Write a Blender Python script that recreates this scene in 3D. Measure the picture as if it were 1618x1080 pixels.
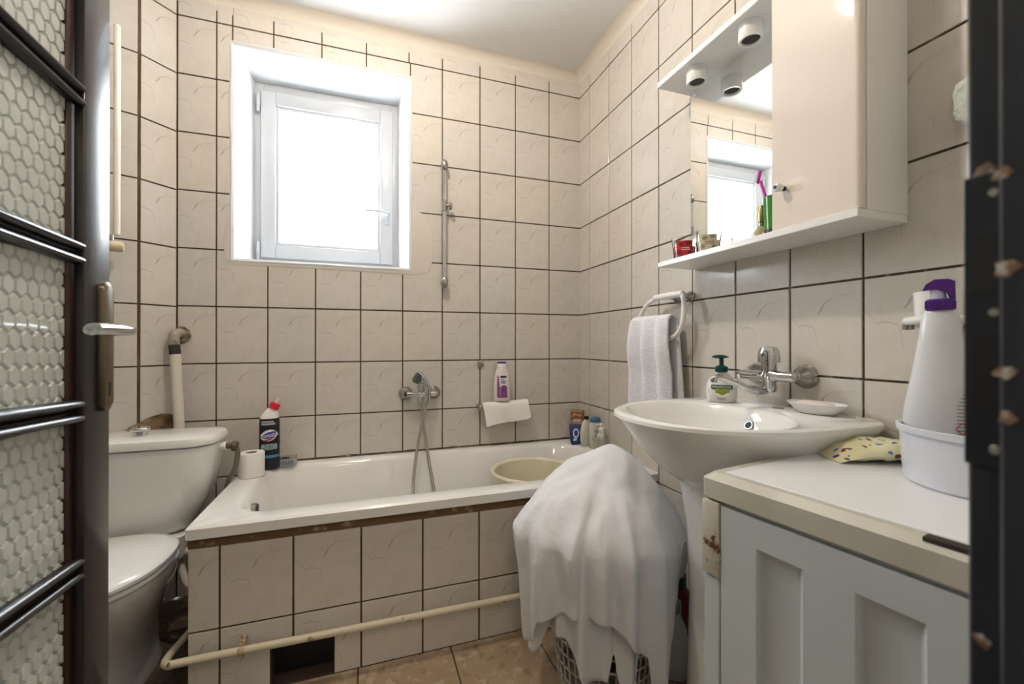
import bpy, bmesh, math, random
from mathutils import Vector, Matrix, noise
random.seed(7)
PI = math.pi
for o in list(bpy.data.objects): bpy.data.objects.remove(o)
SC = bpy.context.scene
C = SC.collection

# ------------------------------------------------------------------ camera
YAW = math.radians(18.9476)
CAM = Vector((-1.181, -2.2123, 1.10))
cd = bpy.data.cameras.new('camera'); cam = bpy.data.objects.new('camera', cd); C.objects.link(cam)
cam.location = CAM; cam.rotation_euler = (PI/2 + math.radians(.133), 0, -YAW)
cd.sensor_width = 36; cd.lens = 36*670/1618; cd.clip_start = .02
cd.dof.use_dof = True; cd.dof.focus_distance = 1.6; cd.dof.aperture_fstop = 4.5
SC.camera = cam
# ------------------------------------------------------------------ world (overcast daylight outside the window)
w = bpy.data.worlds.new('world'); SC.world = w; w.use_nodes = True
bg = w.node_tree.nodes['Background']; bg.inputs[0].default_value = (.86, .94, 1, 1); bg.inputs[1].default_value = 11.5
pl = bpy.data.lights.new('window_portal', 'AREA'); pl.shape = 'RECTANGLE'; pl.size = .62; pl.size_y = .80
pl.cycles.is_portal = True
po = bpy.data.objects.new('window_portal', pl); C.objects.link(po); po.location = (-1.362, .30, 1.945); po.rotation_euler = (-PI/2, 0, 0)
SC.view_settings.view_transform = 'Standard'; SC.view_settings.look = 'None'; SC.view_settings.gamma = 1
SC.view_settings.use_curve_mapping = False
SC.view_settings.exposure = 1.12
LAMP_WARM = 480.0      # bathroom ceiling lamp strength
HALL_FILL = 26.0           # strength of the added fill lamp in the hall

# ------------------------------------------------------------------ pixel helper (photo 1618x1080 -> ray)
FW = Vector((math.sin(YAW), math.cos(YAW), math.radians(.133))).normalized()
RT = Vector((math.cos(YAW), -math.sin(YAW), 0)); UP = RT.cross(FW)
def ray(x, y): return RT*((x-809)/670) + UP*((540-y)/670) + FW
def on(x, y, axis, val):
    d = ray(x, y); return CAM + d*((val-CAM[axis])/d[axis])

# ------------------------------------------------------------------ materials
def nodes(m):
    m.use_nodes = True; nt = m.node_tree; return nt, nt.nodes['Principled BSDF']
MATS = {}
def mat(name, col, rough=.5, metal=0, spec=.5, trans=0, ior=1.45, coat=0, bump=None, var=None, sss=0, alpha=1, emit=None):
    """bump=(scale, strength, distance)   var=(scale, colour2, lo, hi) noise-mixed second colour"""
    m = bpy.data.materials.new(name); nt, b = nodes(m); MATS[name] = m
    b.inputs['Base Color'].default_value = (*col, 1); b.inputs['Roughness'].default_value = rough
    b.inputs['Metallic'].default_value = metal; b.inputs['Specular IOR Level'].default_value = spec
    b.inputs['Transmission Weight'].default_value = trans; b.inputs['IOR'].default_value = ior
    b.inputs['Coat Weight'].default_value = coat; b.inputs['Subsurface Weight'].default_value = sss
    if sss: b.inputs['Subsurface Radius'].default_value = (.02, .015, .01)
    if emit: b.inputs['Emission Color'].default_value = (*emit[0], 1); b.inputs['Emission Strength'].default_value = emit[1]
    N = nt.nodes; L = nt.links
    if bump or var:
        tc = N.new('ShaderNodeTexCoord')
    if bump:
        n = N.new('ShaderNodeTexNoise'); n.inputs['Scale'].default_value = bump[0]; n.inputs['Detail'].default_value = 4
        bp = N.new('ShaderNodeBump'); bp.inputs['Strength'].default_value = bump[1]; bp.inputs['Distance'].default_value = bump[2]
        L.new(tc.outputs['Object'], n.inputs['Vector']); L.new(n.outputs[0], bp.inputs['Height']); L.new(bp.outputs[0], b.inputs['Normal'])
    if var:
        n = N.new('ShaderNodeTexNoise'); n.inputs['Scale'].default_value = var[0]; n.inputs['Detail'].default_value = 5
        r = N.new('ShaderNodeMapRange'); r.inputs[1].default_value = var[2]; r.inputs[2].default_value = var[3]
        mx = N.new('ShaderNodeMix'); mx.data_type = 'RGBA'; mx.inputs[6].default_value = (*col, 1); mx.inputs[7].default_value = (*var[1], 1)
        L.new(tc.outputs['Object'], n.inputs['Vector']); L.new(n.outputs[0], r.inputs[0]); L.new(r.outputs[0], mx.inputs[0]); L.new(mx.outputs[2], b.inputs['Base Color'])
    return m

def tile_material():
    m = bpy.data.materials.new('marbled_tile'); nt, b = nodes(m); N = nt.nodes; L = nt.links
    tc = N.new('ShaderNodeTexCoord')
    oi = N.new('ShaderNodeObjectInfo')
    sc = N.new('ShaderNodeVectorMath'); sc.operation = 'MULTIPLY_ADD'
    sc.inputs[1].default_value = (5.0, 0, 4.0); sc.inputs[2].default_value = (.5, 0, .5)
    L.new(tc.outputs['Object'], sc.inputs[0])
    nz = N.new('ShaderNodeTexNoise'); nz.inputs['Scale'].default_value = 9; nz.inputs['Detail'].default_value = 3
    L.new(sc.outputs[0], nz.inputs['Vector'])
    off = N.new('ShaderNodeVectorMath'); off.operation = 'MULTIPLY_ADD'; off.inputs[1].default_value = (.06, 0, .06); off.inputs[2].default_value = (-.03, 0, -.03)
    L.new(nz.outputs['Color'], off.inputs[0])
    ad = N.new('ShaderNodeVectorMath'); ad.operation = 'ADD'; L.new(sc.outputs[0], ad.inputs[0]); L.new(off.outputs[0], ad.inputs[1])
    fl = N.new('ShaderNodeVectorMath'); fl.operation = 'MULTIPLY'; fl.inputs[1].default_value = (1, 0, 1.25); L.new(ad.outputs[0], fl.inputs[0])
    segs = [((.43,.69),(.50,.77),.011,.95),((.50,.77),(.60,.84),.007,.7),((.60,.84),(.90,.875),.005,.35),
            ((.04,.67),(.14,.55),.005,.5),((.14,.55),(.345,.55),.006,.7),((.345,.55),(.39,.45),.005,.45),((.39,.45),(.42,.32),.005,.35),
            ((.70,.33),(.70,.24),.004,.4),((.22,.18),(.34,.12),.004,.3)]
    acc = None
    for a, c, wd, st in segs:
        A = Vector((a[0], 0, a[1]*1.25)); D = Vector((c[0]-a[0], 0, (c[1]-a[1])*1.25))
        s1 = N.new('ShaderNodeVectorMath'); s1.operation = 'SUBTRACT'; s1.inputs[1].default_value = A; L.new(fl.outputs[0], s1.inputs[0])
        dt = N.new('ShaderNodeVectorMath'); dt.operation = 'DOT_PRODUCT'; dt.inputs[1].default_value = D/D.length_squared; L.new(s1.outputs[0], dt.inputs[0])
        cl = N.new('ShaderNodeClamp'); L.new(dt.outputs['Value'], cl.inputs[0])
        sd = N.new('ShaderNodeVectorMath'); sd.operation = 'SCALE'; sd.inputs[0].default_value = D; L.new(cl.outputs[0], sd.inputs['Scale'])
        ds = N.new('ShaderNodeVectorMath'); ds.operation = 'DISTANCE'; L.new(s1.outputs[0], ds.inputs[0]); L.new(sd.outputs[0], ds.inputs[1])
        mr = N.new('ShaderNodeMapRange'); mr.inputs[1].default_value = wd*2.2; mr.inputs[2].default_value = wd*.2; mr.inputs[4].default_value = st
        L.new(ds.outputs['Value'], mr.inputs[0])
        if acc is None: acc = mr.outputs[0]
        else:
            mx = N.new('ShaderNodeMath'); mx.operation = 'MAXIMUM'; L.new(acc, mx.inputs[0]); L.new(mr.outputs[0], mx.inputs[1]); acc = mx.outputs[0]
    # cloudy body colour, a little different for each tile
    base = N.new('ShaderNodeMix'); base.data_type = 'RGBA'
    base.inputs[6].default_value = (.63, .582, .52, 1); base.inputs[7].default_value = (.60, .573, .535, 1)
    L.new(oi.outputs['Random'], base.inputs[0])
    n2 = N.new('ShaderNodeTexNoise'); n2.inputs['Scale'].default_value = 3.2; n2.inputs['Detail'].default_value = 6; n2.inputs['Roughness'].default_value = .65
    L.new(sc.outputs[0], n2.inputs['Vector'])
    r2 = N.new('ShaderNodeMapRange'); r2.inputs[1].default_value = .42; r2.inputs[2].default_value = .72; r2.inputs[4].default_value = .5; L.new(n2.outputs[0], r2.inputs[0])
    cloud = N.new('ShaderNodeMix'); cloud.data_type = 'RGBA'; cloud.inputs[7].default_value = (.52, .477, .422, 1)
    L.new(base.outputs[2], cloud.inputs[6]); L.new(r2.outputs[0], cloud.inputs[0])
    vein = N.new('ShaderNodeMix'); vein.data_type = 'RGBA'; vein.inputs[7].default_value = (.24, .205, .165, 1)
    ms = N.new('ShaderNodeMath'); ms.operation = 'MULTIPLY'; ms.inputs[1].default_value = .62; L.new(acc, ms.inputs[0])
    L.new(cloud.outputs[2], vein.inputs[6]); L.new(ms.outputs[0], vein.inputs[0])
    L.new(vein.outputs[2], b.inputs['Base Color'])
    b.inputs['Roughness'].default_value = .16; b.inputs['Specular IOR Level'].default_value = .45
    bp = N.new('ShaderNodeBump'); bp.inputs['Strength'].default_value = .12; bp.inputs['Distance'].default_value = .002
    n3 = N.new('ShaderNodeTexNoise'); n3.inputs['Scale'].default_value = 14; L.new(tc.outputs['Object'], n3.inputs['Vector'])
    L.new(n3.outputs[0], bp.inputs['Height']); L.new(bp.outputs[0], b.inputs['Normal'])
    return m
def floor_material():
    m = bpy.data.materials.new('terrazzo_floor'); nt, b = nodes(m); N = nt.nodes; L = nt.links
    g = N.new('ShaderNodeNewGeometry')
    nz = N.new('ShaderNodeTexNoise'); nz.inputs['Scale'].default_value = 14; L.new(g.outputs['Position'], nz.inputs['Vector'])
    ml = N.new('ShaderNodeVectorMath'); ml.operation = 'MULTIPLY_ADD'; ml.inputs[1].default_value = (.05,)*3; L.new(nz.outputs['Color'], ml.inputs[0]); L.new(g.outputs['Position'], ml.inputs[2])
    def layer(scale, lo, col, prev):
        v = N.new('ShaderNodeTexVoronoi'); v.inputs['Scale'].default_value = scale; L.new(ml.outputs[0], v.inputs['Vector'])
        sp = N.new('ShaderNodeSeparateColor'); L.new(v.outputs['Color'], sp.inputs[0])
        e = N.new('ShaderNodeTexVoronoi'); e.feature = 'DISTANCE_TO_EDGE'; e.inputs['Scale'].default_value = scale; L.new(ml.outputs[0], e.inputs['Vector'])
        a = N.new('ShaderNodeMath'); a.operation = 'GREATER_THAN'; a.inputs[1].default_value = lo; L.new(sp.outputs[0], a.inputs[0])
        c = N.new('ShaderNodeMapRange'); c.inputs[1].default_value = .08; c.inputs[2].default_value = .2; c.inputs[4].default_value = .8; L.new(e.outputs[0], c.inputs[0])
        mu = N.new('ShaderNodeMath'); mu.operation = 'MULTIPLY'; L.new(a.outputs[0], mu.inputs[0]); L.new(c.outputs[0], mu.inputs[1])
        mx = N.new('ShaderNodeMix'); mx.data_type = 'RGBA'; mx.inputs[7].default_value = (*col, 1); L.new(prev, mx.inputs[6]); L.new(mu.outputs[0], mx.inputs[0])
        return mx.outputs[2]
    n0 = N.new('ShaderNodeTexNoise'); n0.inputs['Scale'].default_value = 7; n0.inputs['Detail'].default_value = 5; L.new(g.outputs['Position'], n0.inputs['Vector'])
    b0 = N.new('ShaderNodeMix'); b0.data_type = 'RGBA'; b0.inputs[6].default_value = (.27, .185, .115, 1); b0.inputs[7].default_value = (.42, .32, .22, 1); L.new(n0.outputs[0], b0.inputs[0])
    o = layer(24, .74, (.46, .37, .27), b0.outputs[2]); o = layer(48, .76, (.42, .33, .235), o); o = layer(31, .88, (.24, .17, .11), o)
    L.new(o, b.inputs['Base Color']); b.inputs['Roughness'].default_value = .32
    return m
def rust_material(name, col, amount, scale=14):
    """painted metal with rust where object-space noise is high"""
    m = bpy.data.materials.new(name); nt, b = nodes(m); N = nt.nodes; L = nt.links
    tc = N.new('ShaderNodeTexCoord'); n = N.new('ShaderNodeTexNoise'); n.inputs['Scale'].default_value = scale; n.inputs['Detail'].default_value = 6; n.inputs['Roughness'].default_value = .7
    L.new(tc.outputs['Object'], n.inputs['Vector'])
    r = N.new('ShaderNodeMapRange'); r.inputs[1].default_value = amount; r.inputs[2].default_value = amount+.06; L.new(n.outputs[0], r.inputs[0])
    mx = N.new('ShaderNodeMix'); mx.data_type = 'RGBA'; mx.inputs[6].default_value = (*col, 1); mx.inputs[7].default_value = (.12, .045, .015, 1)
    L.new(r.outputs[0], mx.inputs[0]); L.new(mx.outputs[2], b.inputs['Base Color'])
    b.inputs['Roughness'].default_value = .38
    return m
TILE = tile_material(); FLOORT = floor_material()
GROUT = mat('brown_grout', (.085, .047, .022), .9, bump=(60, .5, .002), var=(9, (.15, .10, .06), .5, .75))
GROUTG = mat('grey_brown_grout', (.11, .075, .05), .9, bump=(60, .5, .002), var=(40, (.34, .31, .28), .56, .7))
PLASTER = mat('white_plaster', (.62, .63, .645), .75, bump=(26, .5, .006))
CEIL = mat('ceiling_paint', (.80, .79, .775), .8, bump=(7, .35, .01))
COVE = mat('cove_plaster', (.72, .66, .58), .7, bump=(30, .5, .005))
SMEAR = mat('beige_plaster_smear', (.61, .56, .50), .7, bump=(40, .4, .003))
CERAM = mat('white_ceramic', (.80, .79, .77), .08, spec=.55, coat=.3)
ENAMEL = mat('bath_enamel', (.76, .75, .735), .10, spec=.5, coat=.2)
SEATM = mat('white_plastic_gloss', (.80, .80, .79), .15)
PVC = mat('window_pvc', (.52, .54, .57), .25)
CHROME = mat('chrome', (.60, .60, .60), .07, metal=1)
CHROMED = mat('dull_chrome', (.42, .40, .37), .2, metal=1)
BRASSP = mat('lock_plate_metal', (.20, .17, .12), .38, metal=1)
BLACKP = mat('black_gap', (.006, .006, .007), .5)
WOODD = mat('dark_lacquered_wood', (.016, .015, .017), .34, coat=.25, bump=(18, .12, .003), var=(5, (.028, .016, .012), .45, .8))
WOODE = mat('reddish_dark_wood', (.032, .010, .007), .3)
JAMB = mat('near_black_paint', (.020, .022, .029), .32, bump=(20, .3, .003))
WORN = mat('worn_bare_wood', (.20, .115, .065), .6, var=(160, (.42, .38, .34), .5, .6))
WHITEB = mat('white_board', (.80, .79, .77), .25)
CABD = mat('cream_gloss_front', (.74, .665, .59), .04, coat=.2)
MIRROR = mat('mirror_silver', (.90, .92, .91), .0, metal=1)
GLASS = mat('clear_glass', (.95, .98, .96), .0, trans=1)
CREAMP = mat('cream_painted_pipe', (.62, .56, .42), .45, var=(22, (.20, .13, .07), .66, .72))
WHITEP = mat('white_pipe', (.68, .63, .55), .4)
RADM = mat('cream_radiator_paint', (.78, .75, .66), .3)
PAPER = mat('white_paper', (.82, .80, .77), .9, bump=(90, .3, .001))
CLOTH = mat('white_cotton_sheet', (.64, .64, .655), .85, bump=(14, .5, .012))
TERRY = mat('white_terry_towel', (.84, .83, .87), .95, bump=(170, .7, .008))
BASK = mat('grey_plastic_lattice', (.46, .43, .39), .45)
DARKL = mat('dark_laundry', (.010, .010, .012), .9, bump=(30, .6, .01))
CREAMTUB = mat('cream_plastic_tub', (.72, .68, .52), .3)
WASHT = mat('washer_top_white', (.80, .81, .82), .22)
WASHS = mat('washer_grey_side', (.56, .60, .605), .34, bump=(4, .1, .004))
WASHC = mat('washer_cream_trim', (.57, .55, .47), .4, var=(6, (.48, .455, .37), .45, .7))
RUST = rust_material('rusted_cream_metal', (.56, .53, .43), .56, 22)
DIRT = mat('dirty_dark_floor', (.11, .075, .05), .8, bump=(25, .8, .02), var=(8, (.03, .022, .016), .4, .65))
BROKEN = mat('broken_plaster_brown', (.22, .14, .075), .95, bump=(40, 1, .01), var=(18, (.045, .028, .015), .42, .62))

# ------------------------------------------------------------------ mesh helpers
def bm_obj(name, bm, m, parent=None, world=False, smooth=True, sub=0, angle=None):
    bmesh.ops.recalc_face_normals(bm, faces=bm.faces)
    me = bpy.data.meshes.new(name); bm.to_mesh(me); bm.free()
    me.materials.append(m)
    return link(name, me, parent, world, smooth, sub, angle)
def link(name, me, parent=None, world=False, smooth=True, sub=0, angle=None):
    if smooth:
        me.shade_smooth()
        me.set_sharp_from_angle(angle=math.radians(angle if angle else 38))
    o = bpy.data.objects.new(name, me); C.objects.link(o)
    if parent:
        o.parent = parent
        if world: o.matrix_parent_inverse = parent.matrix_basis.inverted()
    if sub:
        md = o.modifiers.new('subdivision', 'SUBSURF'); md.levels = sub; md.render_levels = sub
    return o
def thing(name, label, cat, loc=(0,0,0), rz=0, group=None):
    o = bpy.data.objects.new(name, None); C.objects.link(o); o.empty_display_size = .05
    o.location = loc; o.rotation_euler = (0,0,rz); o['label'] = label; o['category'] = cat
    if group: o['group'] = group
    return o
def tag(o, label, cat, group=None):
    o['label'] = label; o['category'] = cat
    if group: o['group'] = group
    return o
def struct(o, label=None):
    o['kind'] = 'structure'
    if label: o['label'] = label
    return o
def face_cam(loc): return math.atan2(CAM.x-loc[0], -(CAM.y-loc[1]))
def add_box(bm, lo, hi, bev=0, seg=2, M=None):
    r = bmesh.ops.create_cube(bm, size=1); vs = r['verts']
    for v in vs:
        v.co = Vector([lo[i] + (v.co[i]+.5)*(hi[i]-lo[i]) for i in range(3)])
    if bev:
        es = list({e for v in vs for e in v.link_edges})
        rr = bmesh.ops.bevel(bm, geom=es, offset=bev, segments=seg, affect='EDGES', profile=.5)
        vs = list({v for f in rr['faces'] for v in f.verts} | set(v for v in vs if v.is_valid))
    if M: bmesh.ops.transform(bm, matrix=M, verts=[v for v in vs if v.is_valid])
    return bm
def box(lo, hi, bev=0, seg=2): return add_box(bmesh.new(), lo, hi, bev, seg)
def loft(bm, rings, cap0=True, cap1=True, closed=True):
    R = [[bm.verts.new(p) for p in r] for r in rings]
    n = len(R[0])
    for a, b in zip(R, R[1:]):
        for i in range(n if closed else n-1):
            j = (i+1) % n
            try: bm.faces.new((a[i], a[j], b[j], b[i]))
            except ValueError: pass
    if cap0: bm.faces.new(R[0])
    if cap1: bm.faces.new(R[-1])
    return bm
def circle(c, r, n=24, ax='z', ry=None, ph=0):
    ry = r if ry is None else ry; out = []
    for i in range(n):
        a = 2*PI*i/n + ph; u, v = r*math.cos(a), ry*math.sin(a)
        out.append({'z': (c[0]+u, c[1]+v, c[2]), 'y': (c[0]+u, c[1], c[2]+v), 'x': (c[0], c[1]+u, c[2]+v)}[ax])
    return out
def lathe(prof, n=28, c=(0,0), sy=1, bm=None, cap0=True, cap1=True):
    """prof: list of (r, z)"""
    bm = bm or bmesh.new()
    return loft(bm, [circle((c[0], c[1], z), max(r, 1e-4), n, 'z', max(r, 1e-4)*sy) for r, z in prof], cap0, cap1)
def rod(bm, a, b, r0, r1=None, n=14, prof=None):
    """cylinder / turned profile along a->b; prof list of (t, r)"""
    a, b = Vector(a), Vector(b); d = b-a; q = d.normalized().to_track_quat('Z', 'Y').to_matrix()
    prof = prof or [(0, r0), (1, r1 if r1 is not None else r0)]
    return loft(bm, [[a + d*t + q @ Vector((max(r,1e-4)*math.cos(2*PI*i/n), max(r,1e-4)*math.sin(2*PI*i/n), 0)) for i in range(n)] for t, r in prof])
def smooth_path(pts, k=8):
    P = [Vector(p) for p in pts]; P = [P[0]*2-P[1]] + P + [P[-1]*2-P[-2]]; out = []
    for i in range(1, len(P)-2):
        for s in range(k):
            t = s/k; a, b, c, d = P[i-1], P[i], P[i+1], P[i+2]
            out.append(.5*((2*b) + (c-a)*t + (2*a-5*b+4*c-d)*t*t + (3*b-a-3*c+d)*t**3))
    out.append(P[-2]); return out
def tube(pts, r, n=12, k=8, bm=None, rfn=None, flat=1):
    P = smooth_path(pts, k) if k > 1 else [Vector(p) for p in pts]
    bm = bm or bmesh.new(); rings = []; t0 = (P[1]-P[0]).normalized()
    up = Vector((0,0,1)) if abs(t0.z) < .9 else Vector((1,0,0)); nrm = t0.cross(up).normalized()
    for i, p in enumerate(P):
        t = (P[min(i+1, len(P)-1)] - P[max(i-1, 0)]).normalized()
        nrm = (nrm - t*nrm.dot(t)).normalized(); bn = t.cross(nrm)
        rr = rfn(i/(len(P)-1)) if rfn else r
        rings.append([p + (nrm*math.cos(2*PI*j/n) + bn*math.sin(2*PI*j/n)*flat)*rr for j in range(n)])
    return loft(bm, rings)
def rrect(cx, cy, hx, hy, r, z, k=6):
    out = []; r = min(r, hx-.0005, hy-.0005)
    for sx, sy, a0 in ((1,1,0), (-1,1,PI/2), (-1,-1,PI), (1,-1,1.5*PI)):
        for i in range(k+1):
            a = a0 + PI/2*i/k
            out.append((cx+sx*(hx-r)+r*math.cos(a), cy+sy*(hy-r)+r*math.sin(a), z))
    return out
def flat(polys, fn=None, th=.0004):
    """thin printed shapes: list of 2d polygons in (u,v) -> mesh through fn(u,v)->3d"""
    bm = bmesh.new(); fn = fn or (lambda u, v: (u, 0, v))
    for p in polys: bm.faces.new([bm.verts.new((u, v, 0)) for u, v in p])
    bmesh.ops.poke(bm, faces=[f for f in bm.faces if len(f.verts) > 4])
    bmesh.ops.subdivide_edges(bm, edges=bm.edges[:], cuts=2, use_grid_fill=True)
    bmesh.ops.triangulate(bm, faces=bm.faces[:])
    for v in bm.verts: v.co = fn(v.co.x, v.co.y)
    return bm
def ell(cu, cv, ru, rv, n=24, tilt=0):
    c, s = math.cos(tilt), math.sin(tilt)
    return [(cu+ru*math.cos(2*PI*i/n)*c-rv*math.sin(2*PI*i/n)*s, cv+ru*math.cos(2*PI*i/n)*s+rv*math.sin(2*PI*i/n)*c) for i in range(n)]
def rect(u0, v0, u1, v1, k=6):
    """grid strip polygons so that the patch can bend"""
    return [[(u0+(u1-u0)*i/k, v0), (u0+(u1-u0)*(i+1)/k, v0), (u0+(u1-u0)*(i+1)/k, v1), (u0+(u1-u0)*i/k, v1)] for i in range(k)]
def text_bm(s, width, cu, cv, fn, tilt=0, italic=0, height=None):
    cu_ = bpy.data.curves.new('t', 'FONT'); cu_.body = s; cu_.size = 1; cu_.resolution_u = 3; cu_.shear = italic
    ob = bpy.data.objects.new('t', cu_); C.objects.link(ob)
    bpy.context.view_layer.update()
    me = bpy.data.meshes.new_from_object(ob.evaluated_get(bpy.context.evaluated_depsgraph_get()))
    bpy.data.objects.remove(ob); bm = bmesh.new(); bm.from_mesh(me); bpy.data.meshes.remove(me)
    xs = [v.co.x for v in bm.verts]; ys = [v.co.y for v in bm.verts]
    k = width/(max(xs)-min(xs)); ky = k if height is None else height/(max(ys)-min(ys)); mx = (max(xs)+min(xs))/2; my = (max(ys)+min(ys))/2
    c, sn = math.cos(tilt), math.sin(tilt)
    for v in bm.verts:
        u, q = (v.co.x-mx)*k, (v.co.y-my)*ky
        v.co = fn(cu+u*c-q*sn, cv+u*sn+q*c)
    return bm
def merge(dst, src):
    me = bpy.data.meshes.new('tmp'); src.to_mesh(me); src.free(); dst.from_mesh(me); bpy.data.meshes.remove(me); return dst
def nz(x, y, z, s=1): return noise.noise(Vector((x, y, z))*s)
def printed(name, col, rough=.4): return MATS.get(name) or mat(name, col, rough)

# ------------------------------------------------------------------ room shell
ROW0 = 2.524; RH = .2525; ZT = 2.612; ZC = 2.645; J = .0029; TH = .006
# polygonal plan: corner (0,0) right-back, back wall to (-1.958,0), chamfer to (-2.053,-.105), left segment at 25 degrees, left wall
PC = Vector((-1.958, 0)); PJ = Vector((-2.053, -.105)); DL = Vector((-.905, -.425)).normalized(); PL = PJ + DL*.95
YF = -2.075; YH = -3.6
def quadwall(name, a, b, z0, z1, m, label, th=.08):
    """wall slab whose room face runs a->b (room on the right-hand side looking along a->b is outward)"""
    a, b = Vector(a), Vector(b); d = (b-a).normalized(); n = Vector((-d.y, d.x))   # n points out of the room
    bm = bmesh.new()
    loft(bm, [[(*p, z0) for p in (a, b, b+n*th, a+n*th)], [(*p, z1) for p in (a, b, b+n*th, a+n*th)]])
    return struct(bm_obj(name, bm, m, smooth=False), label)
# back wall with the window opening
WX0, WX1, WZ0, WZ1 = -1.751, -.973, 1.475, 2.446
bm = bmesh.new()
for lo, hi in (((-1.958,.0,-.0),(WX0,.265,ZC)), ((WX1,0,0),(.10,.265,ZC)), ((WX0,0,0),(WX1,.265,WZ0)), ((WX0,0,WZ1),(WX1,.265,ZC))): add_box(bm, lo, hi)
WB = struct(bm_obj('wall_back', bm, GROUT, smooth=False), 'back wall of beige marbled tiles around the window')
WR = struct(bm_obj('wall_right', box((0, -2.2, 0), (.1, .0, ZC)), GROUTG, smooth=False), 'right wall of beige marbled tiles behind basin and mirror')
WC = quadwall('wall_corner', PJ, PC, 0, ZC, GROUT, 'narrow slanted corner wall with cracked tiles', .06)
WL = quadwall('wall_left', PL, PJ, 0, ZC, GROUT, 'tiled wall behind the toilet', .06)
quadwall('wall_side', (PL.x, -2.2), PL, 0, ZC, mat('side_wall_paint', (.62,.56,.48), .5), 'plain side wall behind the open door')
FP = mat('front_wall_paint', (.60,.56,.50), .6)
bm = bmesh.new()
for lo, hi in (((PL.x,-2.2,0),(-1.72,YF,ZC)), ((-.79,-2.2,0),(.1,YF,ZC)), ((-1.72,-2.2,2.08),(-.79,YF,ZC))): add_box(bm, lo, hi)
struct(bm_obj('wall_front', bm, FP, smooth=False), 'plain wall around the doorway')
# hall behind the doorway (behind the camera)
HP = mat('hall_wall_paint', (.66,.62,.56), .7)
bm = bmesh.new()
for lo, hi in (((-3.1,YH-.08,0),(.6,YH,ZC)), ((-3.18,YH,0),(-3.1,-2.2,ZC)), ((.6,YH,0),(.68,-2.2,ZC)), ((.1,-2.28,0),(.6,-2.2,ZC))): add_box(bm, lo, hi)
struct(bm_obj('wall_hall', bm, HP, smooth=False), 'plain hall walls behind the doorway')
struct(bm_obj('ceiling', box((-3.2, YH-.08, ZC), (.7, .35, ZC+.06)), CEIL, smooth=False), 'painted off-white ceiling')
FL = struct(bm_obj('floor', box((-3.2, YH-.08, -.08), (.7, .35, -.006)), mat('floor_joint', (.07,.045,.03), .9), smooth=False), 'floor of speckled beige tiles')
# plaster cove strip between tiles and ceiling
def cove(name, a, b, label):
    a, b = Vector(a), Vector(b); d = (b-a).normalized(); n = Vector((-d.y, d.x))   # into the room
    bm = bmesh.new(); rings = []; k = max(8, int((b-a).length/.04))
    for i in range(k+1):
        p = a + (b-a)*i/k; q = []
        for t in range(7):
            an = PI/2*t/6; R = .062 + .012*nz(p.x*3, p.y*3, t*.4, 2)
            s = (R*(1-math.sin(an)), R*(1-math.cos(an)))
            q.append((p.x+n.x*max(s[0], .0015), p.y+n.y*max(s[0], .0015), ZC-.0005 - max(R*(1-math.sin(PI/2-an)), 0) + .0*s[1]))
        rings.append(q)
    loft(bm, rings, False, False, closed=False)
    return struct(bm_obj(name, bm, COVE), label)
cove('trim_1', (0, 0), (-1.958, 0), 'rough plaster cove above the back wall tiles')
cove('trim_2', (0, -2.07), (0, 0), 'rough plaster cove above the right wall tiles')

# ------------------------------------------------------------------ tiles
TM = {}
def tile_mesh(wd, h, m=TILE, key=''):
    k = (round(wd, 3), round(h, 3), key)
    if k not in TM:
        bm = box((-wd/2, -TH, -h/2), (wd/2, .0005, h/2), .0011, 1)
        bmesh.ops.recalc_face_normals(bm, faces=bm.faces)
        me = bpy.data.meshes.new('tile'); bm.to_mesh(me); bm.free(); me.materials.append(m); TM[k] = me
    return TM[k]
def put_tile(parent, p, rz, wd, h, flip=False):
    if wd < .012 or h < .012: return
    o = bpy.data.objects.new('tile', tile_mesh(wd, h)); C.objects.link(o); o.parent = parent
    o.location = p; o.rotation_euler = (random.uniform(-.004, .004), PI if flip else 0, rz+random.uniform(-.004, .004))
def lay(parent, origin, direc, xs, zs, holes=(), skip=()):
    """origin: world xy of s=0; direc: unit xy dir of growing s as seen left->right; xs,zs: joint positions; room is on the right of travel"""
    rz = math.atan2(direc[1], direc[0])
    for x0, x1 in zip(xs, xs[1:]):
        for z0, z1 in zip(zs, zs[1:]):
            a, b, c, d = x0+J, x1-J, z0+J, z1-J
            for (hx0, hx1, hz0, hz1) in holes:
                if a < hx1 and b > hx0 and c < hz1 and d > hz0:
                    if a >= hx0-.001 and b <= hx1+.001 or (min(b,hx1)-max(a,hx0)) > .6*(b-a):
                        if c >= hz0 and d <= hz1: a = b
                        elif d > hz1: c = hz1+.004
                        else: d = hz0-.004
                    elif a < hx0: b = hx0-.004
                    else: a = hx1+.004
            if b-a > .012 and d-c > .012:
                s = (a+b)/2
                put_tile(parent, (origin[0]+direc[0]*s, origin[1]+direc[1]*s, (c+d)/2), rz, b-a, d-c, random.random() < .10)
rows = [ROW0-RH*k for k in range(10, -1, -1)]           # -.001 .. 2.524
XB = [-1.957, -1.812, -1.610, -1.410, -1.208, -1.008, -.807, -.605, -.403, -.200, 0]
hole = [(WX0, WX1, WZ0, WZ1)]
lay(WB, (0,0), (1,0), XB, [z for z in rows if z < 1.4])                             # below the window
lay(WB, (0,0), (1,0), XB[:2], rows[5:7]); lay(WB, (0,0), (1,0), XB[2:6], [1.262, WZ0-.0015]); lay(WB, (0,0), (1,0), XB[6:], rows[5:7])
def poly_tile(parent, pts):
    cx_, cz_ = sum(p[0] for p in pts)/len(pts), sum(p[1] for p in pts)/len(pts)
    bm = bmesh.new(); loft(bm, [[(x-cx_, y, z-cz_) for x, z in pts] for y in (.0005, -TH)])
    o = bm_obj('tile', bm, TILE, parent, smooth=False); o.location = (cx_, 0, cz_)
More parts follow.
